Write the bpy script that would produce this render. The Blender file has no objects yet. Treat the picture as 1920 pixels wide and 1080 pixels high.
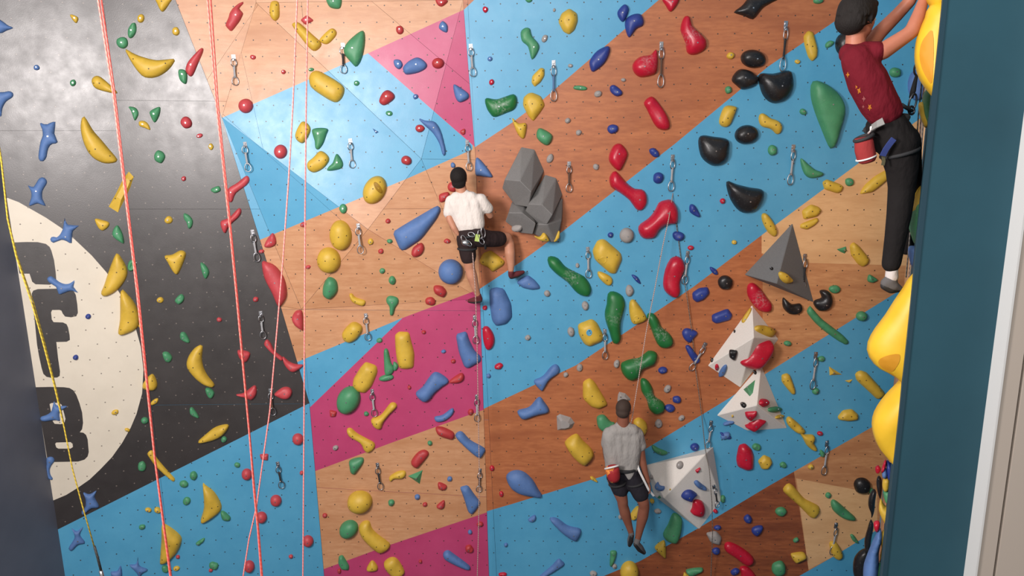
import bpy, bmesh, math, random
import numpy as np
from mathutils import Vector, Matrix
from mathutils.geometry import delaunay_2d_cdt
random.seed(7)
C = bpy.context.scene.collection
scene = bpy.context.scene

# ---------------------------------------------------------------- camera
F = 1400.0
CAM = Vector((0, 0, 6.0))
_d = Vector((73, -6460, -1400)).normalized()
zc = -_d
yc = (Vector((0, 0, -1)) - zc * zc.dot(Vector((0, 0, -1)))).normalized()
xc = yc.cross(zc)
RM = Matrix((xc, yc, zc))                       # camera -> world
cam_data = bpy.data.cameras.new('camera')
cam_data.sensor_width = 36.0
cam_data.lens = F / 1920 * 36.0
cam_data.clip_start = 0.05
cam = bpy.data.objects.new('camera', cam_data)
cam.matrix_world = Matrix.Translation(CAM) @ RM.to_4x4()
C.objects.link(cam)
scene.camera = cam

# ---------------------------------------------------------------- world, lamps, exposure
world = bpy.data.worlds.new('gym_air')
scene.world = world
world.use_nodes = True
bg = world.node_tree.nodes['Background']
bg.inputs[0].default_value = (0.97, 0.94, 0.93, 1)
bg.inputs[1].default_value = 0.5

def area(name, loc, target, size, power, col=(1, .95, .9)):
    d = bpy.data.lights.new(name, 'AREA')
    d.shape = 'SQUARE'; d.size = size; d.energy = power; d.color = col
    o = bpy.data.objects.new(name, d); C.objects.link(o)
    o.location = loc
    o.rotation_euler = (Vector(target) - Vector(loc)).to_track_quat('-Z', 'Y').to_euler()
    return o
area('flood_lamp', (-3.4, 1.4, 6.75), (-.3, 8, 4.2), 1.4, 480, (1, .93, .91))
area('fill_lamp', (-0.6, 0.3, 9.0), (2.2, 8, 3.0), 1.2, 190, (1, .97, .94))  # unseen fill, added to even out the light towards the right
vs = scene.view_settings
vs.view_transform = 'Standard'; vs.look = 'None'; vs.exposure = 0.0; vs.gamma = 1.0
vs.use_curve_mapping = False

# ---------------------------------------------------------------- pixel -> place
def ray(px, py):
    v = Vector((px - 960, -(py - 540), -F))
    return (RM @ v).normalized()
def atY(px, py, Y):
    r = ray(px, py)
    return CAM + r * (Y / r.y)
def onplane(px, py, pl):
    o, n = pl
    r = ray(px, py)
    return CAM + r * ((o - CAM).dot(n) / r.dot(n))
def plane3(a, b, c):
    n = (b - a).cross(c - a).normalized()
    if n.dot(a - CAM) > 0: n = -n
    return (a, n)
def inside(px, py, poly):
    s = False; j = len(poly) - 1
    for i in range(len(poly)):
        x0, y0 = poly[i][0], poly[i][1]; x1, y1 = poly[j][0], poly[j][1]
        if (y0 > py) != (y1 > py) and px < (x1 - x0) * (py - y0) / (y1 - y0) + x0: s = not s
        j = i
    return s

# ---------------------------------------------------------------- materials
MATS = {}
def mat(name, col, rough=.5, metal=0., spec=.5, coat=0.):
    if name in MATS: return MATS[name]
    m = bpy.data.materials.new(name); m.use_nodes = True
    b = m.node_tree.nodes['Principled BSDF']
    b.inputs['Base Color'].default_value = (*col, 1)
    b.inputs['Roughness'].default_value = rough
    b.inputs['Metallic'].default_value = metal
    b.inputs['Specular IOR Level'].default_value = spec
    b.inputs['Coat Weight'].default_value = coat
    MATS[name] = m
    return m
def srgb(r, g, b):
    f = lambda c: (c / 255 / 12.92) if c / 255 <= .04045 else ((c / 255 + .055) / 1.055) ** 2.4
    return (f(r), f(g), f(b))
class NT:
    def __init__(s, m):
        s.t = m.node_tree; s.b = s.t.nodes['Principled BSDF']
    def n(s, typ, **k):
        x = s.t.nodes.new(typ)
        for a, v in k.items(): setattr(x, a, v)
        return x
    def l(s, a, b): s.t.links.new(a, b)
    def math(s, op, a, b=None, c=None):
        x = s.n('ShaderNodeMath', operation=op)
        for i, v in enumerate((a, b, c)):
            if v is None: continue
            if isinstance(v, (int, float)): x.inputs[i].default_value = v
            else: s.l(v, x.inputs[i])
        return x.outputs[0]
    def mix(s, f, a, b):
        x = s.n('ShaderNodeMix', data_type='RGBA')
        for sock, v in ((x.inputs[0], f), (x.inputs[6], a), (x.inputs[7], b)):
            if isinstance(v, (int, float)): sock.default_value = v
            elif isinstance(v, tuple): sock.default_value = (*v, 1)
            else: s.l(v, sock)
        return x.outputs[2]
def noise(k, scale, detail=4, vec=None, rough=.55):
    x = k.n('ShaderNodeTexNoise'); x.inputs['Scale'].default_value = scale
    x.inputs['Detail'].default_value = detail; x.inputs['Roughness'].default_value = rough
    if vec is not None: k.l(vec, x.inputs['Vector'])
    return x.outputs[0]
def ramp(k, fac, lo, hi):
    x = k.n('ShaderNodeMapRange'); x.inputs[1].default_value = lo; x.inputs[2].default_value = hi
    k.l(fac, x.inputs[0]); return x.outputs[0]
def holes(k, pos, sx=.168, sz=.162, r=.0065):
    """threaded bolt holes drilled in a staggered grid"""
    sep = k.n('ShaderNodeSeparateXYZ'); k.l(pos, sep.inputs[0])
    row = k.math('DIVIDE', sep.outputs[2], sz)
    ri = k.math('FLOOR', row)
    odd = k.math('MULTIPLY', k.math('MODULO', k.math('ADD', ri, 100.0), 2.0), .5)
    colx = k.math('ADD', k.math('DIVIDE', sep.outputs[0], sx), odd)
    fx = k.math('MULTIPLY', k.math('SUBTRACT', k.math('FRACT', k.math('ADD', colx, 100.0)), .5), sx)
    fz = k.math('MULTIPLY', k.math('SUBTRACT', k.math('FRACT', row), .5), sz)
    d = k.math('SQRT', k.math('ADD', k.math('MULTIPLY', fx, fx), k.math('MULTIPLY', fz, fz)))
    return k.math('LESS_THAN', d, r)
def wallmat(name, c1, c2, wood=False, rough=.36, hole=(.03, .025, .02), grain=1.0, holer=.0066, haze=0):
    m = mat(name, c1, rough, spec=.95 if name == 'black_paint' else .6); k = NT(m)
    g = k.n('ShaderNodeNewGeometry'); pos = g.outputs['Position']
    mp = k.n('ShaderNodeMapping'); k.l(pos, mp.inputs['Vector'])
    if wood:
        oi = k.n('ShaderNodeObjectInfo')
        cmb = k.n('ShaderNodeCombineXYZ')
        k.l(k.math('MULTIPLY', oi.outputs['Random'], 40.0), cmb.inputs[2])
        k.l(cmb.outputs[0], mp.inputs['Location'])
        mp.inputs['Scale'].default_value = (1.1, 1.0, 5.0)
        warp = noise(k, .9, 3, mp.outputs[0])
        mp2 = k.n('ShaderNodeMapping'); mp2.inputs['Scale'].default_value = (.8, 1, 3.0); k.l(mp.outputs[0], mp2.inputs['Vector'])
        w = noise(k, 1.6, 6, mp2.outputs[0], .6)
        kn = noise(k, .5, 2, mp.outputs[0])
        rings = k.math('FRACT', k.math('MULTIPLY', kn, 14.0))
        w = k.math('ADD', k.math('MULTIPLY', w, .8), k.math('MULTIPLY', k.math('ABSOLUTE', k.math('SUBTRACT', rings, .5)), .3))
        fine = noise(k, 9, 5, mp.outputs[0])
        f = k.math('ADD', k.math('MULTIPLY', w, .6 * grain), k.math('MULTIPLY', fine, .6))
        f = ramp(k, f, .45, .85)
        col = k.mix(f, c1, c2)
        col = k.mix(ramp(k, warp, .45, .75), col, c2)
        k.l(k.mix(k.math('MULTIPLY', ramp(k, noise(k, 26, 3, mp.outputs[0]), .5, .9), .35), col, c2), k.b.inputs['Base Color'])
        last = k.b.inputs['Base Color'].links[0].from_socket
    else:
        sc = noise(k, 2.2, 6, mp.outputs[0], .65)
        last = k.mix(ramp(k, sc, .35, .75), c1, c2)
        sp = noise(k, 85, 2, pos)
        last = k.mix(k.math('MULTIPLY', k.math('GREATER_THAN', sp, .76), .5), last, (.55, .52, .48))
    hd = holes(k, pos, r=holer)
    last = k.mix(hd, last, hole)
    k.l(last, k.b.inputs['Base Color'])
    rn = noise(k, 7, 4, pos)
    k.l(k.math('ADD', rough - .08, k.math('MULTIPLY', rn, .2)), k.b.inputs['Roughness'])
    bp = k.n('ShaderNodeBump'); bp.inputs['Strength'].default_value = .3; bp.inputs['Distance'].default_value = .0012
    hh = k.math('SUBTRACT', noise(k, 110, 3, pos), hd)
    k.l(hh, bp.inputs['Height']); k.l(bp.outputs[0], k.b.inputs['Normal'])
    return m
M_BLACK = wallmat('black_paint', (.022, .017, .016), (.034, .027, .025), rough=.37, hole=(.16, .13, .11))
M_BLUE = wallmat('blue_paint', srgb(84, 160, 196), srgb(72, 148, 186), rough=.38)
M_BLUE2 = wallmat('pale_blue_paint', srgb(96, 168, 208), srgb(84, 155, 198), rough=.42)
M_MAG = wallmat('magenta_paint', srgb(186, 66, 110), srgb(174, 56, 100), rough=.36)
M_WL = wallmat('birch_light', srgb(204, 152, 112), srgb(182, 126, 86), True, .38)
M_WR = wallmat('stained_wood', srgb(184, 112, 68), srgb(152, 84, 48), True, .45)
M_WT = wallmat('tan_wood', srgb(204, 148, 100), srgb(170, 112, 72), True, .45)
M_WP = wallmat('pale_wood', srgb(222, 176, 126), srgb(200, 150, 102), True, .45, grain=.6)
M_WD = wallmat('dark_wood', srgb(158, 88, 50), srgb(112, 56, 32), True, .45)
M_CREAM = wallmat('cream_paint', srgb(216, 206, 188), srgb(206, 196, 178), rough=.5, hole=(.2, .17, .14))
M_DARK = mat('joint_backing', (.03, .025, .02), .9)  # near-black board behind the panel joints

def link(name, me, m=None, parent=None, smooth=False):
    if m is not None and not me.materials: me.materials.append(m)
    o = bpy.data.objects.new(name, me); C.objects.link(o)
    if parent is not None: o.parent = parent
    if smooth and len(me.polygons): me.polygons.foreach_set('use_smooth', [True] * len(me.polygons))
    return o
def tomesh(name, bm):
    me = bpy.data.meshes.new(name); bm.normal_update(); bm.to_mesh(me); bm.free(); return me
def tag(o, label, cat, group=None):
    o['label'] = label; o['category'] = cat
    if group: o['group'] = group
    return o
def empty(name, loc=(0, 0, 0)):
    o = bpy.data.objects.new(name, None); C.objects.link(o); o.location = loc; o.empty_display_size = .1
    return o
def frame(p, n):
    u = Vector((0, 0, 1)).cross(n).normalized(); v = n.cross(u)
    m = Matrix((u, v, n)).transposed().to_4x4(); m.translation = p
    return m

# ---------------------------------------------------------------- the back wall: folded plywood facets
Y0 = 8.0
def vx(x540, y, vpx=1033):                       # x of a plumb line that passes (x540, 540)
    return x540 + (vpx - x540) / 6460 * (y - 540)
b_ = atY(580, 755, Y0); fl = atY(258, 540, 7.71)
P1 = plane3(Vector((b_.x, b_.y, 0)), Vector((b_.x, b_.y, 5)), Vector((fl.x, fl.y, 3)))
co = atY(38, 540, 7.36)
P0 = plane3(Vector((fl.x, fl.y, 0)), Vector((fl.x, fl.y, 5)), Vector((co.x, co.y, 3)))
PM = (Vector((0, Y0, 0)), Vector((0, -1, 0)))
PR = plane3(atY(868, 0, Y0), atY(918, 1080, Y0), atY(1640, 540, 7.8))
YR = 7.96
pa, pb, pc = onplane(329, 0, P1), onplane(416, 220, P1), onplane(526, 574, P1)
q480, q790, q565 = atY(480, 5, Y0), atY(790, 298, YR), atY(565, 580, Y0)
PDU = plane3(pb, q480, q790)
q690 = onplane(690, 430, PDU)
q868, q892, q903 = atY(868, 0, Y0), atY(892, 300, Y0), atY(900, 560, Y0)
BOT = 1176
FACETS = [
 ('P0', [(vx(38, -250), -250), (vx(258, -250), -250), (vx(258, BOT), BOT), (vx(38, BOT), BOT)], P0),
 ('P1', [(vx(258, -250), -250), (230, -250), (329, 0), (416, 220), (526, 574), (580, 755), (616, BOT), (vx(258, BOT), BOT)], P1),
 ('TA', [(230, -250), (480, -250), (480, 5), (416, 220), (329, 0)], plane3(pa, pb, q480)),
 ('TB', [(416, 220), (565, 580), (526, 574)], plane3(pb, pc, q565)),
 ('TC', [(526, 574), (565, 580), (580, 755)], plane3(pc, b_, q565)),
 ('MT', [(480, -250), (857, -250), (868, 0), (480, 5)], PM),
 ('E1', [(480, 5), (868, 0), (790, 298)], plane3(q480, q868, q790)),
 ('E1b', [(868, 0), (892, 300), (790, 298)], plane3(q868, q892, q790)),
 ('DU', [(416, 220), (480, 5), (790, 298), (690, 430)], PDU),
 ('DL', [(416, 220), (690, 430), (565, 580)], plane3(pb, q690, q565)),
 ('E2a', [(790, 298), (892, 300), (900, 560)], plane3(q790, q892, q903)),
 ('E2b', [(790, 298), (900, 560), (690, 430)], plane3(q790, q903, q690)),
 ('E2c', [(690, 430), (900, 560), (565, 580)], plane3(q690, q903, q565)),
 ('ML', [(565, 580), (900, 560), (920, BOT), (616, BOT), (580, 755)], PM),
 ('Ra', [(857, -250), (864.5, -250), (892, 300), (868, 0)], PR),
 ('Rb', [(892, 300), (936, BOT), (920, BOT), (900, 560)], PR),
 ('R', [(864.5, -250), (1860, -250), (1760, BOT), (936, BOT), (892, 300)], PR),
]
def split(poly, p, q):
    """cut a convex polygon by the line p-q; returns (left, right)"""
    L, R = [], []
    dx, dy = q[0] - p[0], q[1] - p[1]
    sd = [dx * (y - p[1]) - dy * (x - p[0]) for x, y in poly]
    n = len(poly)
    for i in range(n):
        a, b = poly[i], poly[(i + 1) % n]; sa, sb = sd[i], sd[(i + 1) % n]
        if sa >= -1e-6: L.append(a)
        if sa <= 1e-6: R.append(a)
        if (sa > 1e-6 and sb < -1e-6) or (sa < -1e-6 and sb > 1e-6):
            t = sa / (sa - sb); c = (a[0] + t * (b[0] - a[0]), a[1] + t * (b[1] - a[1]))
            L.append(c); R.append(c)
    def ok(P):
        if len(P) < 3: return None
        A = abs(sum(P[i][0] * P[(i + 1) % len(P)][1] - P[(i + 1) % len(P)][0] * P[i][1] for i in range(len(P)))) / 2
        return P if A > .5 else None
    return ok(L), ok(R)
def ccw(P):
    A = sum(P[i][0] * P[(i + 1) % len(P)][1] - P[(i + 1) % len(P)][0] * P[i][1] for i in range(len(P)))
    return P if A > 0 else P[::-1]
def slab(col, side, up, lo):
    """paint stripe between two polylines, as trapezoids"""
    def y(pl, x):
        if x <= pl[0][0]: return pl[0][1]
        for a, b in zip(pl, pl[1:]):
            if x <= b[0]: return a[1] + (b[1] - a[1]) * (x - a[0]) / (b[0] - a[0] + 1e-9)
        return pl[-1][1]
    xs = sorted(set([p[0] for p in up] + [p[0] for p in lo]))
    x0, x1 = max(up[0][0], lo[0][0]), min(up[-1][0], lo[-1][0])
    xs = [x for x in xs if x0 <= x <= x1]
    out = []
    for a, b in zip(xs, xs[1:]):
        P = [(a, y(up, a + 1e-6)), (b, y(up, b)), (b, y(lo, b)), (a, y(lo, a + 1e-6))]
        if abs(P[1][1] - P[2][1]) < .05: P = [P[0], P[1], P[3]]
        elif abs(P[0][1] - P[3][1]) < .05: P = [P[0], P[1], P[2]]
        out.append((col, side, ccw(P)))
    return out
PAINT = []
PAINT += slab(1, 'P', [(-400, 1243), (106, 994), (582, 755), (640, 726)], [(-400, 1300), (640, 1300)])
PAINT += slab(1, 'L', [(380, 237), (690, 100), (886, 272)], [(380, 492), (482, 452), (770, 332), (886, 280)])
PAINT += slab(3, 'L', [(690, 100), (870, 18), (900, 4)], [(690, 100), (892, 277), (900, 284)])
PAINT += slab(1, 'R', [(840, 20), (870, 18), (889, 0), (890, -260), (1530, -260)], [(840, 296), (892, 275), (960, 230), (1020, 185), (1235, 0), (1530, -260)])
PAINT += slab(1, 'R', [(880, 555), (905, 538), (975, 492), (1060, 430), (1265, 270), (1440, 125), (1562, 42), (1900, -180)],
              [(880, 780), (908, 766), (1080, 685), (1300, 538), (1440, 432), (1610, 306), (1900, 95)])
PAINT += slab(1, 'L', [(540, 686), (755, 596)], [(540, 790), (583, 762), (755, 596)])
PAINT += slab(3, 'L', [(570, 772), (583, 762), (755, 596), (905, 540), (925, 533)], [(570, 890), (592, 883), (740, 828), (908, 768), (925, 762)])
PAINT += slab(3, 'L', [(590, 1074), (607, 1067), (730, 1022), (915, 960), (930, 955)], [(590, 1300), (930, 1300)])
PAINT += slab(1, 'R', [(880, 970), (915, 958), (960, 945), (1130, 893), (1210, 842), (1365, 748), (1440, 698), (1675, 552), (1900, 415)],
              [(880, 1186), (1120, 1085), (1200, 1052), (1310, 990), (1440, 912), (1640, 798), (1900, 650)])
PAINT += slab(1, 'R', [(1300, 1196), (1495, 1082), (1560, 1045), (1620, 1008), (1900, 840)], [(1300, 1300), (1900, 1300)])
PAINT += slab(6, 'R', [(1428, 430), (1900, 90)], [(1428, 475), (1520, 493), (1700, 498), (1900, 505)])
PAINT += slab(6, 'R', [(1493, 897), (1645, 926)], [(1493, 897), (1516, 1068), (1645, 1000)])
PAINT += slab(5, 'R', [(1430, 400), (1900, 400)], [(1430, 690), (1476, 800), (1516, 1068), (1532, 1180), (1900, 1180)])
PAINT += slab(7, 'R', [(1060, 1010), (1200, 950), (1440, 800), (1540, 740)], [(1060, 1300), (1540, 1300)])
WALLMATS = [M_BLACK, M_BLUE, M_WL, M_MAG, M_WR, M_WT, M_WP, M_WD]
SEAMS = [(30, 245, 235, 245), (230, 188, 416, 190), (300, 392, 480, 392), (130, 560, 240, 560), (210, 760, 560, 757),
 (430, 0, 473, 190), (430, 225, 670, 440), (480, 15, 405, 125), (885, 391, 718, 392), (521, 580, 905, 583), (610, 915, 915, 932),
 (700, 5, 860, 140), (1040, 168, 1440, 125), (1440, 125, 1760, 95), (1022, 175, 1095, 480), (1385, 100, 1428, 475), (1395, 245, 1650, 233),
 (1440, 493, 1720, 498), (1440, 700, 1477, 800), (1477, 800, 1515, 1065), (1022, 545, 1070, 690), (1125, 620, 1165, 790), (908, 787, 1110, 792),
 (1493, 897, 1645, 926), (1647, 830, 1618, 1040), (1060, 430, 1430, 430), (580, 180, 560, -60)]
def cross_cut(cell, seg):
    L, R = split(cell, seg[:2], seg[2:])
    if not L or not R: return None
    pts = [p for p in L if any(abs(p[0] - q[0]) + abs(p[1] - q[1]) < 1e-5 for q in R)]
    if len(pts) < 2: return None
    dx, dy = seg[2] - seg[0], seg[3] - seg[1]; ll = dx * dx + dy * dy
    ts = sorted(((p[0] - seg[0]) * dx + (p[1] - seg[1]) * dy) / ll for p in pts)
    a, b = ts[0], ts[-1]
    ov = min(b, 1) - max(a, 0)
    return (L, R) if ov > .45 * (b - a) and ov > 0 else None
def inset(P, d):
    P = ccw(P); n = len(P); out = []
    for i in range(n):
        a, b, c = Vector(P[i - 1]), Vector(P[i]), Vector(P[(i + 1) % n])
        e1, e2 = (b - a), (c - b)
        if e1.length < 1e-6 or e2.length < 1e-6: continue
        e1.normalize(); e2.normalize()
        n1, n2 = Vector((-e1.y, e1.x)), Vector((-e2.y, e2.x))
        k = (n1 + n2); den = max(.35, 1 + n1.dot(n2))
        out.append(tuple(b + k * (d / den)))
    return out
wall = empty('wall_back', (0, Y0, 0)); wall['kind'] = 'structure'
wall_inv = Matrix.Translation((0, -Y0, 0))
def poly_mesh(name, polys, pl, thick, lift=0.0, mats=None, outline=None):
    """polys: [(material index, pixel polygon)] on plane pl; solid with the given thickness"""
    bm = bmesh.new(); cache = {}
    o, n = pl
    def V(p, dep):
        key = (round(p[0], 3), round(p[1], 3), dep)
        if key not in cache: cache[key] = bm.verts.new(onplane(p[0], p[1], pl) + n * (lift - dep))
        return cache[key]
    for mi, P in polys:
        vs_ = []
        for p in P:
            v = V(p, 0)
            if v not in vs_: vs_.append(v)
        if len(vs_) < 3: continue
        try: f = bm.faces.new(vs_); f.material_index = mi
        except ValueError: continue
        f.normal_update()
        if f.normal.dot(n) < 0: f.normal_flip()
    out = outline or polys[0][1]
    mi0 = polys[0][0]
    back = [V(p, thick) for p in out]
    fr = [bm.verts.new(onplane(p[0], p[1], pl) + n * lift) for p in out]
    m = len(out)
    for i in range(m):
        f = bm.faces.new((fr[i], fr[(i + 1) % m], back[(i + 1) % m], back[i])); f.material_index = mi0
    bm.transform(wall_inv)
    me = tomesh(name, bm)
    for q in (mats or []): me.materials.append(q)
    return me
for nm, poly, pl in FACETS:
    side = 'P' if nm in ('P0', 'P1') else ('R' if nm[0] == 'R' else 'L')
    cells = [ccw(poly)]
    for s in SEAMS:
        nxt = []
        for c in cells:
            r = cross_cut(c, s)
            nxt += list(r) if r else [c]
        cells = nxt
    base = 0 if side == 'P' else (4 if side == 'R' else 2)
    for c in cells:
        cc = inset(c, .22)
        rem = [cc]; pieces = []
        for col, sd, P in PAINT:
            if sd != side: continue
            nrem = []
            for r in rem:
                cur = r; outs = []
                for i in range(len(P)):
                    if cur is None: break
                    L, R = split(cur, P[i], P[(i + 1) % len(P)])
                    if R: outs.append(R)
                    cur = L
                if cur: pieces.append((col, cur)); nrem += outs
                else: nrem.append(r)
            rem = nrem
        pieces += [(base, r) for r in rem]
        link('plywood_panel', poly_mesh('plywood_panel', pieces, pl, .018, 0, WALLMATS, cc), None, wall)
    link('backing_board', poly_mesh('backing_board', [(0, ccw(poly))], (pl[0] - pl[1] * .014, pl[1]), .03, 0, [M_DARK]), None, wall)

# the painted emblem on the far left facet
disc = [(14, 371), (35, 379), (55.5, 390.6), (86, 408), (114, 426.7), (136, 445), (172, 479), (200, 511), (231, 560), (252, 606), (264, 650), (269, 693), (266.5, 737.7), (256, 776), (245, 802), (229.5, 829.5), (210, 857), (188, 880), (168, 899), (146.6, 914), (124, 928), (99, 938.5)]
left = [(vx(38.5, y), y) for y in (930, 820, 720, 640, 540, 450, 372)]
def decal(nm, P, m, lift, pl=P0):
    bm = bmesh.new(); o, n = pl
    vs_ = [bm.verts.new(onplane(x, y, pl) + n * lift) for x, y in P]
    f = bm.faces.new(vs_); f.normal_update()
    if f.normal.dot(n) < 0: f.normal_flip()
    bmesh.ops.triangulate(bm, faces=bm.faces[:])
    e = bmesh.ops.extrude_face_region(bm, geom=bm.faces[:])
    bmesh.ops.translate(bm, verts=[v for v in e['geom'] if isinstance(v, bmesh.types.BMVert)], vec=-n * (lift))
    bm.transform(wall_inv)
    bmesh.ops.recalc_face_normals(bm, faces=bm.faces[:])
    return link(nm, tomesh(nm, bm), m, wall)
decal('painted_disc', disc + left, M_CREAM, .002)
def z3(L): return [(x / 3.6, y / 3.6 + 360) for x, y in L]
def z2(L): return [(x / 3.377 + 40, y / 3.377 + 640) for x, y in L]
decal('painted_letter', z3([(97, 340), (180, 337), (255, 338), (310, 350), (335, 370), (347, 395), (365, 460), (376, 540), (380, 590), (365, 615), (335, 625), (240, 622), (218, 605), (208, 575), (200, 551), (132, 550)]), M_BLACK, .004)
decal('painted_letter', z3([(215, 685), (225, 665), (255, 655), (380, 652), (470, 658), (500, 672), (512, 695), (522, 760), (526, 815), (515, 838), (480, 845), (440, 840), (425, 822), (415, 800), (400, 795), (352, 796), (345, 812), (350, 860), (362, 878), (425, 880), (450, 892), (460, 915), (470, 965), (472, 998), (450, 1010), (380, 1012), (381, 1018)])
      + z2([(232, 100), (245, 190), (243, 218), (228, 228), (190, 230), (160, 224), (140, 205), (128, 165), (112, 90), (100, 20)]) + z3([(235, 870), (222, 770)]), M_BLACK, .004)
decal('painted_letter', z2([(90, 290), (180, 288), (270, 290), (305, 295), (330, 310), (348, 338), (368, 390), (385, 450), (391, 515), (385, 555), (370, 575), (393, 578), (410, 592), (420, 620), (427, 700), (420, 728), (400, 748), (360, 760), (220, 763), (168, 762)]), M_BLACK, .004)
decal('painted_letter_counter', z2([(180, 396), (192, 390), (238, 388), (255, 400), (270, 450), (280, 490), (272, 518), (250, 523), (212, 521), (200, 505)]), M_CREAM, .006)
decal('painted_letter_counter', z2([(215, 648), (222, 640), (312, 637), (325, 648), (327, 668), (312, 678), (235, 678), (222, 670)]), M_CREAM, .006)

# ---------------------------------------------------------------- side walls, pillar, trim, floor
M_GREY = mat('grey_blue_wall', srgb(78, 84, 100), .5)
M_TEAL = mat('teal_paint', srgb(38, 76, 92), .6, spec=.3)
M_TEAL2 = mat('teal_trim_paint', srgb(28, 60, 74), .38)
for m_, c1, c2 in ((M_TEAL, srgb(40, 80, 94), srgb(36, 73, 86)), (M_GREY, srgb(92, 96, 108), srgb(82, 86, 98))):
    k = NT(m_); g = k.n('ShaderNodeNewGeometry')
    k.l(k.mix(ramp(k, noise(k, 1.6, 5, g.outputs['Position']), .3, .7), c1, c2), k.b.inputs['Base Color'])
M_BEIGE = mat('beige_plaster', srgb(178, 166, 154), .7)
M_WHITE = mat('white_trim', srgb(205, 205, 203), .5)
M_GAP = mat('dark_gap', (.01, .009, .008), .8)
M_FLOOR = mat('rubber_floor', srgb(70, 74, 82), .8)
def prism(name, pts, z0, z1, m, parent=None):
    bm = bmesh.new()
    lo = [bm.verts.new((x, y, z0)) for x, y in pts]; hi = [bm.verts.new((x, y, z1)) for x, y in pts]
    bm.faces.new(lo); bm.faces.new(hi)
    n = len(pts)
    for i in range(n): bm.faces.new((lo[i], lo[(i + 1) % n], hi[(i + 1) % n], hi[i]))
    bmesh.ops.recalc_face_normals(bm, faces=bm.faces[:])
    return link(name, tomesh(name, bm), m, parent)
TOP = 9.6
def xy(px, Y):
    p = atY(px, 540, Y); return (p.x, p.y)
cx, cy = co.x, co.y
wl = prism('wall_left', [(cx - .3, cy + .3), (cx + .004, cy + .002), (cx - .25, cy - 2.6), (cx - .6, cy - 2.6)], 0, TOP, M_GREY); wl['kind'] = 'structure'
A = xy(1711, 3.9); B = xy(1901, 3.9); D = xy(1694, 7.82); Cc = (D[0] + 1.2, 7.82)
wr = prism('wall_right', [A, B, Cc, D], 0, TOP, M_TEAL); wr['kind'] = 'structure'
t = prism('corner_strip', [xy(1711, 3.894), xy(1720, 3.894), xy(1720, 3.91), xy(1711, 3.91)], 0, TOP, M_TEAL2, wr)
sd = Vector((D[0] - A[0], D[1] - A[1], 0)).normalized(); sn = Vector((-sd.y, sd.x, 0))
if sn.x > 0: sn = -sn
SIDE = (Vector((A[0], A[1], 0)), sn)
for i, (t0, t1, m_) in enumerate(((.3, .99, M_WR),)):
    p = [Vector((A[0], A[1], 0)) + sd * (3.92 * a) for a in (t0, t1)]
    for z0, z1, mm in ((0, 2.4, M_BLUE), (2.41, 4.5, M_WT), (4.51, 6.4, M_WP), (6.41, TOP, M_BLUE)):
        prism('plywood_panel', [(p[0].x, p[0].y), (p[0].x + sn.x * .006, p[0].y + sn.y * .006), (p[1].x + sn.x * .006, p[1].y + sn.y * .006), (p[1].x, p[1].y)], z0, z1, mm, wr)
def pbox(name, x0, x1, Ya, Yb, m):
    a, b = xy(x0, Ya), xy(x1, Ya)
    return prism(name, [a, b, (b[0], Yb), (a[0], Yb)], 0, TOP, m)
o = pbox('trim_1', 1901, 1905, 3.80, 4.4, M_WHITE); o['kind'] = 'structure'
o = pbox('trim_2', 1905, 1937, 3.81, 4.4, M_BEIGE); o['kind'] = 'structure'
o = pbox('trim_3', 1937, 1943.5, 3.9, 4.4, M_GAP); o['kind'] = 'structure'  # dark strip set in the gap between trim and wall
o = pbox('wall_front', 1943.5, 2600, 3.81, 4.4, M_BEIGE); o['kind'] = 'structure'
o = prism('floor', [(-7, -2), (7, -2), (7, 9), (-7, 9)], -.1, 0, M_FLOOR); o['kind'] = 'structure'

# ---------------------------------------------------------------- volumes bolted on the wall
SURF = []                                           # (pixel polygon, plane) of volume faces, searched first
def wallplane(px, py):
    for nm, poly, pl in FACETS:
        if inside(px, py, poly): return pl
    return PR if px > 900 else P0
def surface(px, py):
    for poly, pl in SURF:
        if inside(px, py, poly): return pl
    return wallplane(px, py)
def plaster(name, c1, c2, bump=.5):
    m = mat(name, c1, .8); k = NT(m); tc = k.n('ShaderNodeTexCoord')
    nz = noise(k, 160, 3, tc.outputs['Object'])
    k.l(k.mix(ramp(k, nz, .3, .7), c1, c2), k.b.inputs['Base Color'])
    bp = k.n('ShaderNodeBump'); bp.inputs['Strength'].default_value = bump; bp.inputs['Distance'].default_value = .003
    k.l(nz, bp.inputs['Height']); k.l(bp.outputs[0], k.b.inputs['Normal'])
    return m
M_VW = plaster('white_texture_coat', srgb(232, 226, 218), srgb(216, 210, 202))
M_VG = plaster('grey_texture_coat', srgb(128, 126, 124), srgb(108, 106, 104))
M_VG2 = plaster('mid_grey_coat', srgb(112, 112, 112), srgb(98, 98, 98))
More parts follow.
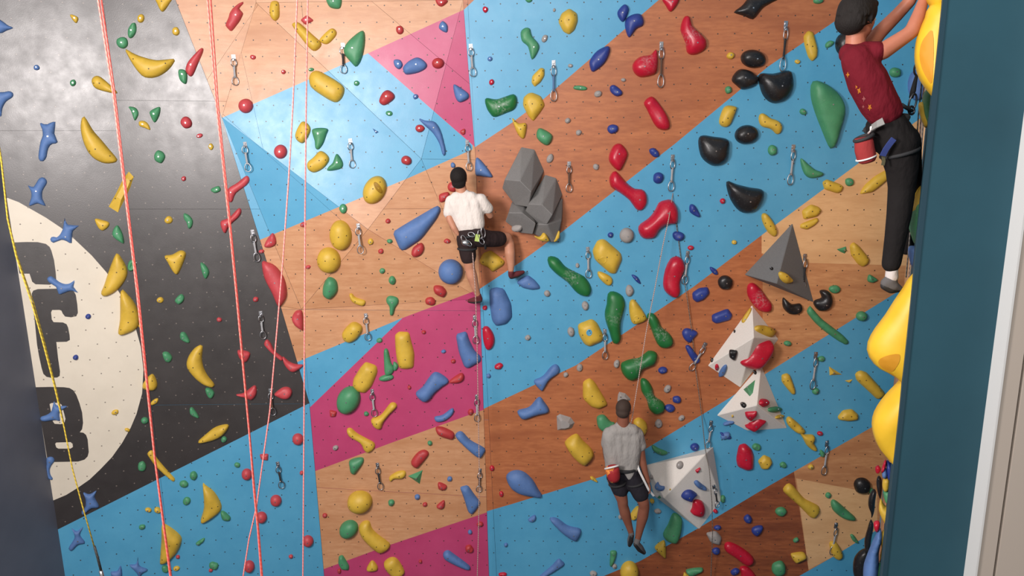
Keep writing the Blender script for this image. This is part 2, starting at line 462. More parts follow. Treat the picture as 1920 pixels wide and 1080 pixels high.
def volume(base, apex, faces, m, label, group, edge=None):
    """base px on the wall, apex (px,py,height); faces index into base+apex"""
    P = [onplane(x, y, wallplane(x, y)) for x, y in base]
    A_ = []
    for x, y, h in apex:
        pl = wallplane(x, y); A_.append(onplane(x, y, (pl[0] + pl[1] * h, pl[1])))
    px = list(base) + [(x, y) for x, y, h in apex]; V3 = P + A_
    org = sum(P, Vector()) / len(P)
    bm = bmesh.new(); vs_ = [bm.verts.new(v - org) for v in V3]
    for f in faces:
        bm.faces.new([vs_[i] for i in f])
        SURF.append(([px[i] for i in f], plane3(*[V3[i] for i in f[:3]])))
    bk = [bm.verts.new(v - org + Vector((0, .012, 0))) for v in P]
    n = len(P); bm.faces.new(bk)
    for i in range(n): bm.faces.new((vs_[i], vs_[(i + 1) % n], bk[(i + 1) % n], bk[i]))
    bmesh.ops.recalc_face_normals(bm, faces=bm.faces[:])
    bmesh.ops.bevel(bm, geom=[e for e in bm.edges], offset=.006, segments=1, affect='EDGES')
    o = link('wall_volume', tomesh('wall_volume', bm), m); o.location = org
    tag(o, label, 'climbing volume', group)
    return o
g_ = 'angular volumes on the back wall'
volume([(1410, 572), (1327, 686), (1388, 727), (1460, 636)], [(1413, 633, .30)], [(0, 1, 4), (1, 2, 4), (2, 3, 4), (3, 0, 4)], M_VW,
       'white pyramid volume carrying the big crimson hold, upper of the white ones', g_)
volume([(1427, 683), (1344, 779), (1402, 808), (1476, 803)], [(1419, 760, .28)], [(0, 1, 4), (1, 2, 4), (2, 3, 4), (3, 0, 4)], M_VW,
       'white pyramid volume with green triangular hold, middle of the white ones', g_)
volume([(1212, 872), (1337, 838), (1353, 938), (1311, 993), (1226, 930)], [(1245, 934, .22), (1322, 852, .24)],
       [(0, 1, 6), (0, 6, 5), (1, 2, 6), (2, 3, 6), (3, 5, 6), (3, 4, 5), (4, 0, 5)], M_VW, 'large white wedge volume beside the hanging grey-shirted climber', g_)
volume([(1486, 418), (1396, 515), (1526, 567)], [(1456, 532, .28)], [(0, 1, 3), (1, 2, 3), (2, 0, 3)], M_VG2,
       'smooth grey pyramid volume on the pale wood, point upward', g_)
def block(ring, back, label):
    """hexagonal concrete-look column: ring = front end (px,py,height), back = where it meets the wall"""
    s = 1389 / 270
    pts = []
    for x, y, h in ring + [(x, y, 0) for x, y in back]:
        X, Y = x / s + 810, y / s + 260; pl = wallplane(X, Y)
        pts.append(onplane(X, Y, (pl[0] + pl[1] * h, pl[1])))
    cxr = sum((p[0] for p in ring)) / len(ring); cyr = sum((p[1] for p in ring)) / len(ring)
    for x, y, h in ring:
        X, Y = (cxr + (x - cxr) * .8) / s + 810, (cyr + (y - cyr) * .8) / s + 260; pts.append(onplane(X, Y, wallplane(X, Y)) + Vector((0, .01, 0)))
    org = sum(pts, Vector()) / len(pts)
    bm = bmesh.new(); vv = [bm.verts.new(p - org) for p in pts]
    r = bmesh.ops.convex_hull(bm, input=vv)
    bmesh.ops.delete(bm, geom=[g for g in r['geom_interior'] if isinstance(g, bmesh.types.BMVert)], context='VERTS')
    bmesh.ops.dissolve_limit(bm, angle_limit=.14, verts=bm.verts[:], edges=bm.edges[:])
    bmesh.ops.bevel(bm, geom=bm.edges[:], offset=.006, segments=1, affect='EDGES')
    o = link('stone_block_volume', tomesh('stone_block_volume', bm), M_VG); o.location = org
    tag(o, label, 'climbing volume', 'grey six-sided block volumes')
    n = len(ring); P = [(x / s + 810, y / s + 260) for x, y, h in ring]
    SURF.append((P, plane3(pts[0], pts[2], pts[4])))
    return o
block([(700, 395, .26), (848, 408, .36), (958, 518, .34), (930, 660, .20), (800, 640, .10), (677, 478, .14)], [(862, 78), (990, 102), (1082, 310)],
      'grey six-sided block volume, tallest and topmost of the cluster')
block([(930, 630, .26), (1060, 637, .36), (1162, 738, .34), (1108, 828, .26), (1010, 822, .16), (898, 700, .18)], [(1092, 345), (1200, 378), (1258, 540)],
      'grey six-sided block volume, right one of the cluster with a pale knob')
block([(740, 715, .24), (872, 716, .30), (1002, 822, .27), (972, 922, .16), (850, 908, .10), (708, 800, .14)], [(775, 600), (900, 615), (960, 700)],
      'grey six-sided block volume, lower left one nearest the white-shirted climber')
block([(1005, 828, .20), (1112, 828, .26), (1250, 790, .12), (1195, 985, .10), (1160, 1002, .10), (972, 915, .10)], [(1260, 560), (1262, 700), (1215, 980)],
      'grey six-sided block volume, lowest one with yellow chips beneath')

# ---------------------------------------------------------------- climbing holds
# colour style points ; name      (coordinates are read in a 4x enlargement of the tile that '@' names)
DATA = """
@0 0
Y s 1170,-20 1290,-20 1270,30 1230,85 1205,80 1180,30 ; yellow spike hold cut by the top edge
Y s 525,108 580,125 588,150 572,175 545,150
Y e 1058,138 56,64 0
Y e 1320,235 60,60 0
G e 993,230 62,118 -12
G e 918,320 84,92 -30
Y s 938,365 1000,400 1080,430 1180,452 1300,440 1312,460 1260,530 1180,578 1110,585 1060,565 1000,490 955,410 ; broad yellow banana hold tilted like a smile
R s 1505,362 1525,380 1490,470 1440,575 1395,540 1395,500 1420,450 ; tapered coral wedge on the black edge
G s 1340,525 1385,525 1405,560 1400,625 1375,625 1345,590
B e 275,507 50,42 0
G e 548,622 52,48 0
Y s 690,590 720,568 760,580 830,640 880,690 870,703 800,690 720,665 690,625 ; yellow teardrop hold crossed by the coral rope
B t -60,120 20,160 60,190 100,210 50,230 0,250 -80,210 ; blue star hold cut by the left edge at top
B t -40,700 30,690 70,683 100,700 95,730 50,760 20,810 8,880 -20,830 -60,780 ; blue hooked hold on the far left edge
B t 296,916 344,936 416,908 408,1000 436,1072 388,1080 360,1120 350,1180 325,1210 295,1205 288,1160 304,1060 320,1020 316,972 ; blue four-pointed star hold, highest whole one
G s 965,800 1020,810 1040,855 1015,905 1000,880 985,835
G s 1130,830 1200,802 1195,870 1160,920 1128,865
Y s 1045,910 1085,908 1115,935 1128,975 1085,960 1048,945
R e 1400,920 85,92 0
R e 1497,1018 50,32 10
Y s 612,888 632,872 660,912 700,980 760,1048 820,1120 880,1192 872,1216 800,1228 720,1200 660,1140 620,1048 604,960 ; long yellow crescent beside the first coral rope
R p 1825,10 1830,25 1790,65 1830,100 1800,160 1735,245 1685,190 1715,130 1720,100 1745,60 1790,25 ; coral broken-square hold at the top
R e 1898,430 44,36 0
R b 1845,795 110,110 0 ; coral ball hold on the corner of the pale blue paint
@480 0
Y s 105,60 115,15 145,5 172,20 178,80 175,130 148,158 118,140 104,105 ; upright yellow capsule near the top edge
G s 530,-20 635,-20 638,50 610,68 550,50
R p 330,150 380,110 440,155 370,190
Y s 270,180 310,165 350,190 420,255 490,320 480,360 440,385 400,360 350,300 290,220 ; long yellow bar under the coral diamond
Y s 480,290 560,215 600,230 600,270 540,330 490,320
R e 1078,225 60,65 0
B s 1375,185 1400,158 1435,190 1435,240 1410,240 1375,215
R s 1350,-10 1430,0 1435,20 1395,50 1360,35
G s 785,232 815,245 818,330 795,440 755,503 715,470 665,410 660,360 700,300 ; big dark green fin hold on birch wood
B s 1035,450 1080,450 1100,490 1075,520 1040,495
B s 1105,500 1150,455 1215,430 1275,470 1278,510 1220,545 1130,560 1105,530 ; dull blue oblong hold on the pink paint
R b 1365,475 92,82 0
R e 207,540 35,35 0
G e 415,522 42,28 0
Y s 400,570 440,530 500,545 640,630 665,680 640,745 590,768 500,720 410,650 ; fat yellow oval at the top of the pale blue paint
G e 755,625 46,38 0
R s 925,745 950,695 990,675 1035,705 1035,745 970,790 930,775
G e 1000,850 50,42 0
B e 1197,725 38,42 0
B s 1480,635 1530,655 1590,700 1590,740 1530,768 1495,730 ; small blue wedge at the pink paint's right tip
B e 1755,442 35,40 0
R e 1720,72 40,50 0
R e 1767,617 38,48 0
R e 1230,963 66,64 0
R s 1530,985 1565,965 1568,1000 1550,1012
B f 873,962 922,990 900,1003
B s 1218,888 1272,905 1340,912 1385,980 1412,1072 1424,1140 1412,1170 1396,1152 1376,1080 1328,1000 1268,944 ; long curved blue claw hold
G s 1720,735 1800,745 1880,720 1940,706 1960,760 1940,820 1880,848 1790,880 1752,848 1726,800 ; green chalky hold left of the blue strip's yellow shield
Y s 295,1000 340,915 380,920 410,960 400,1010 355,1075 305,1050
G s 422,970 480,958 542,968 530,1010 505,1080 470,1122 445,1110 440,1060 425,1010 ; green tooth hold on pale blue paint
@960 0
Y s 0,884 48,924 108,928 96,1030 66,1034 30,980
Y p 430,60 490,100 495,160 470,230 430,262 385,240 345,165 370,100 ; yellow rounded shield high on the blue strip
G s 95,-15 150,-15 145,15 115,18
G s 100,208 135,215 150,270 200,330 200,380 150,450 120,350 75,310 65,240 ; green zigzag hold on the upper blue strip
W e 245,290 45,62 -30
W e 316,75 20,30 0
D s 845,32 878,75 835,165 795,125 795,80
D s 850,150 900,110 960,105 988,150 980,195 930,220 880,283 850,220 ; navy bulb hold straddling the blue strip edge
D s 720,345 735,390 690,480 610,540 583,500 585,450 640,380 ; navy oblong hold on the blue strip edge
R s 1130,-15 1255,-15 1195,88 1150,40
R s 1300,118 1335,130 1350,190 1400,240 1455,300 1455,360 1410,400 1350,415 1310,390 1300,320 1262,230 1275,160 ; glossy crimson boot-shaped hold
R s 1080,370 1095,440 1085,540 1040,570 960,580 912,540 905,480 960,425 1040,410 ; chalky crimson fist hold beside a quickdraw
Y p 215,505 245,515 245,570 215,620 170,655 145,620 150,570
Y p 150,692 220,720 250,790 210,850 160,915 120,870 80,790 85,730 120,700 ; yellow shield hold on the strip's lower edge
G e 510,660 102,40 -4
W e 437,493 35,30 0
W e 835,600 35,30 0
D s 735,650 770,638 825,685 820,715 780,722 740,690
W e 645,705 55,55 30
R s 1035,725 1080,745 1165,870 1185,950 1150,978 1080,950 1010,820 988,770 ; slanting crimson sausage hold on stained wood
W e 418,905 40,45 0
W e 500,995 45,45 0
D e 755,968 80,75 0
G s 190,975 220,962 295,1005 300,1050 270,1090 225,1075 185,1030
K p 1650,95 1730,40 1770,-20 2040,-20 1960,15 1880,60 1810,155 1740,120 ; black fin hold at the top edge
K b 1808,442 190,140 -8 ; black oval hold, upper of the joined pair
K e 1748,595 190,155 5 ; black oval hold, lower of the joined pair
Y e 1638,418 60,52 0
G e 1622,675 55,55 0
Y s 1600,795 1680,800 1680,830 1640,930 1600,955 1555,930 1560,870
K b 1758,1010 180,145 10 ; black oval hold above the black cup
K s 1850,556 1960,552 2072,528 2104,560 2108,660 2060,740 1980,776 1912,752 1866,680 ; black bowl hold hanging under a dark quickdraw
Y s 1856,860 1888,850 1940,886 1992,904 2026,944 2016,992 1984,1008 1940,968 1872,948 1850,904
K s 1404,1024 1520,1026 1620,1048 1628,1120 1608,1200 1540,1244 1472,1228 1412,1160 ; black square-topped cup hold
@1440 0
Y p 265,270 300,228 340,240 375,370 370,430 330,465 300,430 270,330 ; upright yellow bar left of the boy in maroon
G s 430,330 460,305 495,315 470,350 435,360
K b 575,335 145,180 0 ; black ball hold behind the boy's neck
Y e 220,463 42,32 0
G e 952,545 80,80 0
B b 1112,640 130,230 0 ; blue bowl hold behind the near rope
G s 345,603 420,620 520,690 575,780 575,860 540,980 510,1080 475,1118 450,1090 400,970 350,840 320,730 320,640 ; giant dark green leaf hold
G e 262,838 60,42 -30
G e 375,5 75,50 0
@0 270
B t 205,305 250,325 290,260 330,250 355,280 345,310 320,350 318,410 345,468 280,445 215,470 235,400 230,350 ; blue starfish hold, second down the left side
B t 485,550 505,605 595,612 545,655 540,745 500,730 460,720 400,742 375,715 395,690 430,700 470,640 ; blue star hold on the rim of the cream disc
Y r 970,193 1020,230 985,320 885,513 815,470 870,370 920,270 ; yellow rectangular bar on the black panel
Y s 712,562 770,570 820,590 810,625 770,650 735,625
G s 880,608 905,640 925,690 930,745 900,735 845,690 850,640
G e 1198,95 85,92 0
R e 1378,260 40,36 0
Y e 1265,570 58,62 0
G s 1380,520 1420,535 1447,575 1440,620 1415,635 1400,590 1380,560
G s 1580,340 1640,315 1655,350 1610,368
Y e 1583,20 40,50 0
R s 1850,235 1875,265 1850,310 1770,370 1745,430 1720,435 1705,370 1715,330 1780,290 ; coral club hold, upper of two by the second rope
R s 1790,480 1812,505 1790,550 1725,610 1690,670 1665,640 1655,580 1720,550 ; coral club hold, lower of two by the second rope
Y s 872,820 912,856 948,920 956,980 920,1052 860,1112 788,1144 756,1120 780,1060 820,940 ; big yellow half-moon above its twin
G o 990,910 60,95 -15
Y s 1235,838 1290,830 1350,798 1390,810 1390,850 1340,970 1305,965 1260,890 ; yellow molar hold on the black panel
G s 1505,888 1545,910 1570,960 1550,1008 1530,1000 1510,940
B t 352,1008 380,988 416,1010 460,1042 520,1048 568,1014 552,1070 596,1124 540,1100 480,1120 440,1128 420,1072 368,1040 ; blue star hold at the top of the letter F
@480 270
R b 185,58 100,108 0 ; red ball hold left of the coral rope pair
Y s 385,140 430,100 480,52 530,75 550,120 510,180 440,215 390,190 ; yellow bean hold next to a green tooth
G s 605,72 650,130 645,180 580,200 532,198 545,170 575,140 ; green shark-tooth hold on pale blue
R e 1128,123 78,75 0
Y b 890,345 165,225 -28 ; big yellow bulb with a dark pocket
G e 655,485 58,75 0
R e 355,603 42,42 0
R s 62,770 80,720 125,665 150,700 150,750 110,775
R e 42,805 42,30 0
R s 44,880 80,884 140,908 200,980 228,1060 232,1140 200,1200 164,1218 120,1120 60,1000 ; big matt red half-dome on the black edge
Y b 637,683 165,228 8 ; round bright yellow dome, upper of two
Y b 549,870 175,195 18 ; round bright yellow dome, lower of two
R e 990,578 40,35 0
G e 1003,728 40,36 0
Y e 860,730 45,42 0
R e 937,803 40,38 0
R e 392,922 38,28 0
R e 1433,728 48,38 -10
B p 1370,452 1392,490 1360,560 1240,720 1110,805 1080,795 1030,680 1030,655 1120,600 ; huge blue wedge volume left of the white-shirted climber
R s 1240,740 1262,780 1240,830 1190,850 1165,825 1180,775
R s 1375,380 1440,360 1450,395 1415,430 1380,435
R e 1478,320 80,76 0
B b 1460,958 185,190 0 ; round blue hold beside the white-shirted climber's knee
Y p 1672,880 1700,820 1760,795 1810,830 1870,880 1860,910 1775,965 1740,925 1690,905 ; yellow scalloped hold between the climber's legs
B s 1650,105 1700,135 1775,240 1740,250 1680,240 1645,225 ; blue triangular fin hold by the climber's head
B e 1477,158 38,40 0
G e 948,950 45,38 0
G e 1023,1022 56,65 0
G s 548,996 600,1020 616,1080 600,1124 560,1160 528,1152 504,1128 500,1092 512,1040 ; green egg hold below the two yellow domes
R s 1336,1064 1392,1064 1428,1100 1424,1128 1400,1148 1340,1116
@960 270
R s 770,5 820,0 865,60 860,110 815,195 780,190 740,150 725,110 735,60 ; crimson egg hold above the crimson dumbbell
R s 765,200 800,220 860,290 920,335 980,340 1010,380 1010,450 970,500 930,490 880,420 800,360 740,320 730,250 ; crimson dumbbell hold on the blue edge
R s 1150,420 1200,420 1240,480 1248,550 1235,600 1170,605 1110,640 1075,700 1020,715 970,700 945,640 960,600 1020,560 1070,500 1100,440 ; large crimson boomerang hold behind a rope
R s 1240,840 1280,868 1300,928 1280,980 1260,1040 1264,1100 1240,1152 1192,1144 1144,1100 1132,1040 1148,940 1188,860 ; tall crimson comma hold beside a quickdraw
D s 1030,40 1065,30 1100,62 1100,95 1065,98 1035,70
D e 1097,253 82,84 0
D s 1335,455 1370,460 1410,530 1400,550 1350,525 1330,500
D e 1247,690 88,75 0
D e 738,682 44,42 0
W b 860,685 108,115 0
W e 285,108 46,76 -25
W e 630,172 40,50 20
W e 490,910 30,35 0
Y p 600,800 640,720 690,708 820,820 828,865 780,975 740,975 620,870 ; large yellow plate hold with a round pocket
Y s 645,955 700,970 750,1005 748,1050 710,1058 650,1000
K s 1612,275 1680,300 1780,325 1882,345 1880,410 1830,490 1770,520 1700,500 1640,420 1610,330 ; black half-bowl hold right of the crimson boomerang
R e 1578,427 44,40 0
R e 1340,778 44,38 0
Y e 1665,737 36,36 0
D s 895,980 940,995 967,1050 930,1030
G s 264,852 300,840 352,860 392,912 460,952 540,992 584,1048 596,1100 580,1136 544,1144 480,1112 420,1040 340,980 280,920 ; long chalky green club hold on the central blue band
K e 1600,1040 108,118 20 ; black round hold right of the navy peg
D s 1485,920 1530,940 1545,975 1520,980 1490,950
R s 1765,1060 1808,1040 1860,1080 1920,1160 1948,1200 1940,1252 1880,1260 1820,1220 1768,1140 ; glossy crimson horseshoe hold above the white pyramid
B p 60,1008 120,980 172,1020 212,1068 208,1088 152,1096 80,1080 32,1040 ; blue angular block under the climber's right shoe
Y s 1872,528 1904,520 1948,568 1988,648 1980,684 1956,692 1912,652 1876,580 ; slim yellow bar on the lower edge of the blue band
@1440 270
G s 245,105 300,150 350,190 412,215 400,240 330,258 280,235 250,170 ; green half-moon hold beside a quickdraw
G e 32,48 68,84 0
Y p 405,285 440,262 540,300 568,320 550,360 520,372 420,340 ; yellow lozenge on the pale wood's top edge
G e 610,285 68,62 0
Y p 925,170 930,240 850,310 780,365 680,380 720,310 800,240 ; long yellow leaf hold behind the boy's knee
Y p 250,500 320,450 380,470 405,500 370,545 265,570 ; yellow square chip, upper of a stacked pair
Y p 240,600 370,548 382,575 350,610 290,645 240,630 ; yellow torn chip, lower of a stacked pair
G f 515,790 585,768 592,800 575,822 545,810
Y p 610,760 640,732 680,760 765,865 750,900 710,925 670,900 620,830 ; yellow bar hold left of the boy's ankle
G s 755,980 785,990 820,1020 780,1040 745,1025
G e 500,1088 80,64 0
Y s 80,965 110,960 170,1010 170,1040 130,1045 90,1010
K e 28,935 28,24 0
@0 540
Y s 905,20 960,50 1020,130 1045,220 1030,300 960,340 900,355 885,330 900,230 ; big yellow half-moon under its twin, right of the F
D e 662,213 44,42 0
D e 568,520 44,40 0
Y e 1202,90 50,46 0
Y e 1055,285 36,30 0
G s 1360,45 1382,65 1375,100 1340,122 1312,95 1330,65
R e 1645,237 40,36 0
G s 1355,335 1390,335 1425,400 1400,408 1355,380
G s 1220,485 1260,480 1292,520 1275,555 1240,545
Y s 1505,425 1522,440 1515,520 1525,590 1560,660 1610,720 1600,743 1540,730 1470,680 1410,610 1398,560 1420,500 1460,450 ; slim yellow banana hold low on the black panel
Y s 1135,645 1165,670 1180,730 1155,765 1080,755 1075,710 ; small yellow half-round at the disc's right rim
Y s 1165,830 1187,830 1180,860 1140,878 1133,855
Y e 863,930 58,36 15
G e 1087,993 55,50 0
Y e 955,1063 42,28 -15
G s 1540,755 1575,750 1608,785 1590,825 1560,815
G s 1425,900 1450,900 1492,965 1475,972 1430,945
R s 1785,465 1860,475 1877,500 1850,552 1815,545 1790,510
R s 1912,728 1925,790 1890,838 1840,825 1768,800 1830,785 ; coral fin hold crossed by the second rope
Y s 1484,1156 1540,1100 1620,1040 1712,1022 1700,1072 1648,1120 1568,1152 ; yellow leaf hold at the black panel's lower edge
B t 405,845 430,880 510,885 450,930 455,1000 420,990 340,1000 305,990 305,965 350,950 385,920 ; blue star hold covering the upper hole of the letter B
R e 1918,85 44,40 0
@480 540
R s 290,180 320,165 350,180 355,310 335,312 290,280 268,230 ; red half-disc hold on the birch wood edge
R s 80,385 110,410 140,470 200,520 190,545 140,510 80,450 60,420 ; coral bent strip hold low on the black panel
R s 200,512 250,550 300,570 355,575 330,605 290,628 250,620 210,570 ; coral bowl hold at the black panel's edge
R s 140,790 200,745 250,745 272,780 250,825 200,830 150,810 ; coral oval hold beside a quickdraw on black
G s 980,70 1010,52 1065,70 1070,110 1045,150 1030,200 1005,200 1000,140 978,105 ; green handle-shaped hold above the magenta paint
R e 1308,98 80,64 0
Y s 700,50 720,40 750,70 820,95 810,130 770,125 720,100
Y s 650,330 720,255 780,270 800,310 760,380 700,410 655,385 ; yellow pebble hold straddling wood and blue
G e 926,392 42,40 0
Y p 1040,350 1070,325 1150,328 1165,400 1190,490 1185,600 1130,610 1075,605 1055,540 1045,450 ; tall yellow block hold on magenta
Y p 820,550 905,580 915,630 870,740 820,790 760,780 722,735 730,680 780,600 ; tilted yellow slab hold on magenta
G s 960,465 990,460 1015,560 1040,600 1020,645 970,650 960,560 ; narrow green fin hold on magenta
G e 978,672 124,46 8
G s 1030,555 1055,560 1068,590 1050,618 1030,610
G b 695,838 170,215 -28 ; big green boulder hold on magenta
Y s 1010,860 1045,860 1058,890 1000,950 955,1010 940,1055 900,1050 865,1010 870,975 930,955 970,910 ; yellow bone hold, upper of two on magenta
Y s 680,1060 712,1048 760,1088 832,1128 888,1160 890,1200 848,1232 812,1216 780,1160 700,1112 ; yellow bone hold, lower of two on magenta
R p 550,910 610,925 600,965 555,968
G e 828,942 38,34 0
R e 1258,330 32,32 0
R e 1480,548 40,30 0
B e 1407,475 36,28 0
R e 1150,745 28,28 0
B p 1495,345 1580,320 1600,390 1640,470 1690,515 1690,550 1590,608 1560,590 1520,480 ; blue chunky block on magenta beside a quickdraw
R s 1700,300 1740,288 1780,340 1790,400 1770,450 1730,462 1705,400 ; crimson oval beside the magenta paint's right edge
B p 1748,8 1800,-8 1860,4 1888,60 1916,120 1924,220 1880,272 1800,288 1768,240 1752,120 ; big blue torso-shaped hold under the climber
B s 1340,628 1400,650 1450,700 1400,740 1340,790 1300,840 1250,850 1195,790 1250,740 1290,680 ; blue hourglass hold on magenta
R s 1455,690 1530,638 1560,650 1555,690 1510,712 1450,710
B s 1340,965 1400,950 1470,900 1485,925 1460,965 1400,1000 1350,1000 ; small blue strip hold low on magenta
R e 1820,585 68,46 10
B e 1745,658 36,34 0
R e 1717,148 38,36 0
R e 1610,930 42,50 0
@960 540
W e 264,40 50,46 0
W e 550,133 55,65 0
W e 118,372 46,42 0
W e 443,328 55,68 0
G s 720,35 770,25 830,60 850,130 820,240 815,330 820,380 790,420 755,410 730,330 700,240 695,180 710,120 ; tall chalky green slug hold on the blue band
Y s 880,110 905,83 940,110 1000,200 1005,240 940,270 900,260 880,190 ; yellow teardrop hold with a pocket
Y p 490,270 600,228 640,260 690,360 680,400 580,443 540,420 500,350 ; yellow square hold with a hole through it
G s 1010,200 1060,190 1100,240 1120,290 1180,340 1208,390 1200,430 1140,452 1090,420 1040,300 ; chalky green club hold behind the rope on wood
G s 820,560 900,530 960,520 1020,470 1080,480 1090,530 1060,580 980,610 960,660 900,697 850,670 820,620 ; chalky green twisted hold crossed by the rope
G s 965,680 1010,685 1050,740 1070,810 1140,860 1140,920 1080,945 1030,910 1010,840 970,770 ; chalky green club hold above the hanging climber
G s 640,960 690,950 740,1000 770,1010 760,1070 700,1080 650,1050 636,1000 ; green hold behind the hanging climber's left shoulder
D s 1275,330 1310,300 1390,330 1360,380 1330,410 1290,380
D s 1300,440 1330,430 1380,490 1410,540 1375,565 1330,510
D p 1495,200 1620,150 1655,200 1640,240 1530,270 1500,250 ; navy box hold, lower of two
D p 1350,35 1400,0 1470,-10 1485,40 1440,90 1385,110 1355,85 ; navy box hold, upper of two
D e 1130,615 72,54 0
D e 1235,835 62,60 0
D e 1185,900 75,62 0
W e 785,568 45,60 -25
W e 507,597 44,60 0
W e 403,650 36,38 0
W e 1165,755 50,60 -35
W e 1100,1015 60,60 0
W e 1270,975 50,40 30
W e 880,20 66,82 0
B s 165,690 230,660 290,590 330,570 358,600 350,640 280,690 235,765 215,768 175,725 ; blue bow-tie hold, upper of two on stained wood
B s 45,915 130,890 200,815 240,850 280,925 180,955 90,985 50,955 ; blue bow-tie hold, lower of two on stained wood
Y p 530,700 580,672 620,700 715,860 715,880 650,910 590,890 530,830 ; large yellow guitar-pick hold on stained wood
W r 335,960 360,945 440,970 470,1010 450,1050 400,1065 340,1065
W r 795,800 805,778 850,790 888,830 888,845 790,850
Y s 910,1000 950,970 1000,1000 1015,1050 1000,1090 960,1110 930,1080 ; yellow disc hold at the hanging climber's right shoulder
@1440 540
K s 110,70 140,90 180,120 240,115 258,150 240,185 190,200 145,185 110,140 ; black lip hold under the grey pyramid
K s 385,20 440,15 480,60 480,120 440,165 380,170 340,120 350,90 400,70 ; black hooked ball hold under the grey pyramid
G p 310,125 340,160 400,230 480,290 560,350 612,405 590,430 530,400 430,330 350,260 285,180 ; long green blade hold crossing wood and blue
G b 700,210 84,74 0
G e 145,415 58,42 0
G e 398,530 52,42 0
G e 355,772 55,48 0
Y p 100,650 140,637 165,650 205,760 205,795 180,800 130,740 100,700 ; slim yellow bar right of the white pyramids
Y f 458,588 556,650 462,655
Y f 575,695 635,685 610,712
Y p 650,640 690,615 740,630 865,770 885,800 820,840 760,780 660,690 ; long yellow bar beneath the near yellow volume
Y p 520,965 560,915 630,905 680,950 675,990 600,1000 530,990 ; yellow blob hold on the lower blue band
Y s 136,980 172,968 272,1060 264,1088 220,1088 152,1032
@0 810
B t 352,192 392,184 412,212 388,248 376,280 380,320 400,352 368,352 348,300 348,232 ; blue curled hold on the cream disc's lower left
B t 622,450 670,468 725,438 710,490 745,560 690,570 650,600 625,622 610,600 640,560 640,500 ; blue star hold behind the yellow rope
B t 535,715 575,745 628,705 600,770 642,830 590,840 540,888 515,870 545,820 560,780 ; blue star hold on blue paint, leftmost
B t 830,1050 880,1040 905,1000 915,1080 860,1110 ; blue star hold cut by the bottom edge
B t 970,995 1020,990 1035,935 1045,1000 1110,1030 1065,1060 1050,1095 1020,1050 ; blue spiky star hold near the bottom edge
G e 1065,255 62,78 0
Y p 1095,155 1140,122 1180,200 1240,270 1320,355 1305,378 1240,325 1160,250 ; yellow stick hold behind the first coral rope
G e 1680,55 46,45 0
G e 1452,325 56,68 0
G e 1380,388 64,56 0
G e 1400,515 56,60 0
G s 1655,600 1680,592 1728,635 1720,660 1670,655
Y s 1520,390 1545,400 1610,450 1660,540 1655,590 1600,640 1530,678 1503,665 1530,560 ; yellow half-moon hold on the lower left blue
Y s 1215,690 1260,700 1340,760 1365,810 1330,900 1260,970 1205,980 1200,950 1210,800 ; yellow half-moon hold crossed by the first coral rope
Y e 1113,582 50,34 0
Y e 1182,585 58,44 0
G e 1065,710 54,34 15
G s 1470,830 1530,792 1532,815 1490,848
G e 1603,1000 70,56 0
R e 1582,1035 34,28 0
R e 1335,935 30,30 0
G e 1240,1025 56,52 0
Y e 1325,1020 46,36 0
G e 1780,245 46,36 0
R b 1852,315 80,84 0
R b 1870,1005 82,88 0
@480 810
R b 150,512 86,84 0
R b 42,638 84,84 0
R b 315,52 86,86 0
R b 390,815 84,84 0
R p 25,165 95,160 92,215 35,205
R e 342,305 30,30 0
R e 262,932 36,28 0
G s 700,215 740,195 800,190 808,225 770,280 740,315 710,300 700,250 ; dark green folded hold on birch wood
R s 1348,-36 1400,-40 1480,0 1488,40 1460,55 1368,20 ; red capsule hold at the magenta paint's lower edge
B s 1505,5 1545,-5 1610,60 1715,120 1710,160 1675,192 1600,140 1500,40 ; blue paddle hold beside the wall fold
G e 1305,82 40,34 0
R s 1215,150 1265,132 1298,165 1240,240 1205,268 1165,240 1170,205 ; red slanted capsule on birch wood
Y s 1000,335 1060,295 1115,290 1125,320 1100,345 1040,350 1010,370 ; yellow bridge hold beside the green triangle
G f 1140,330 1250,285 1228,390 ; green three-cornered hold on birch wood
R s 1370,375 1430,400 1420,430 1370,425
B e 1453,350 40,36 0
Y b 780,520 190,165 8 ; round lemon-yellow hold, low on birch wood
G e 1015,528 48,50 0
B e 1210,485 44,36 0
R e 1268,542 36,32 0
R s 1360,545 1410,510 1415,555 1390,575 1358,565
B p 1525,410 1590,395 1640,470 1690,530 1650,590 1620,622 1590,600 1560,500 ; blue faceted block hold beside the lower wall fold
R e 517,624 40,30 0
R e 1770,270 34,44 0
R e 1840,463 34,40 0
R e 1680,690 50,36 0
G b 697,725 150,125 35 ; dark green helmet hold beside the yellow sausage
Y s 770,720 800,670 850,665 870,720 920,770 1000,830 1000,870 940,903 890,880 800,790 ; fat yellow sausage hold at the birch wood's lower edge
G p 620,930 650,918 700,1000 700,1035 640,1030 615,985 ; green faceted hold on the bottom magenta paint
Y s 830,1020 870,962 910,1000 908,1035 850,1040
Y s 960,975 1010,938 1060,950 1110,1030 1112,1060 1060,1100 1010,1070 970,1020 ; yellow capsule hold on the bottom magenta paint
B s 1405,905 1440,885 1480,910 1600,1000 1600,1028 1550,1020 1420,955 ; blue cone hold on the bottom magenta paint
B s 1880,320 1928,288 2000,292 2072,352 2120,432 2148,484 2080,482 1980,462 1912,420 1880,360 ; large blue teardrop hold on stained wood
R e 1600,875 60,60 0
B e 1605,748 34,30 0
R e 1233,970 28,26 0
R e 625,1040 30,34 0
W e 597,117 44,36 0
B e 1875,845 30,30 0
R e 1850,1065 60,30 0
@960 810
Y s 400,65 480,10 530,60 600,130 610,185 550,245 520,240 460,190 405,110 ; yellow brick hold left of the hanging climber
Y s 585,335 610,335 645,375 600,360
G s 1050,95 1100,120 1160,145 1165,160 1120,172 1060,140
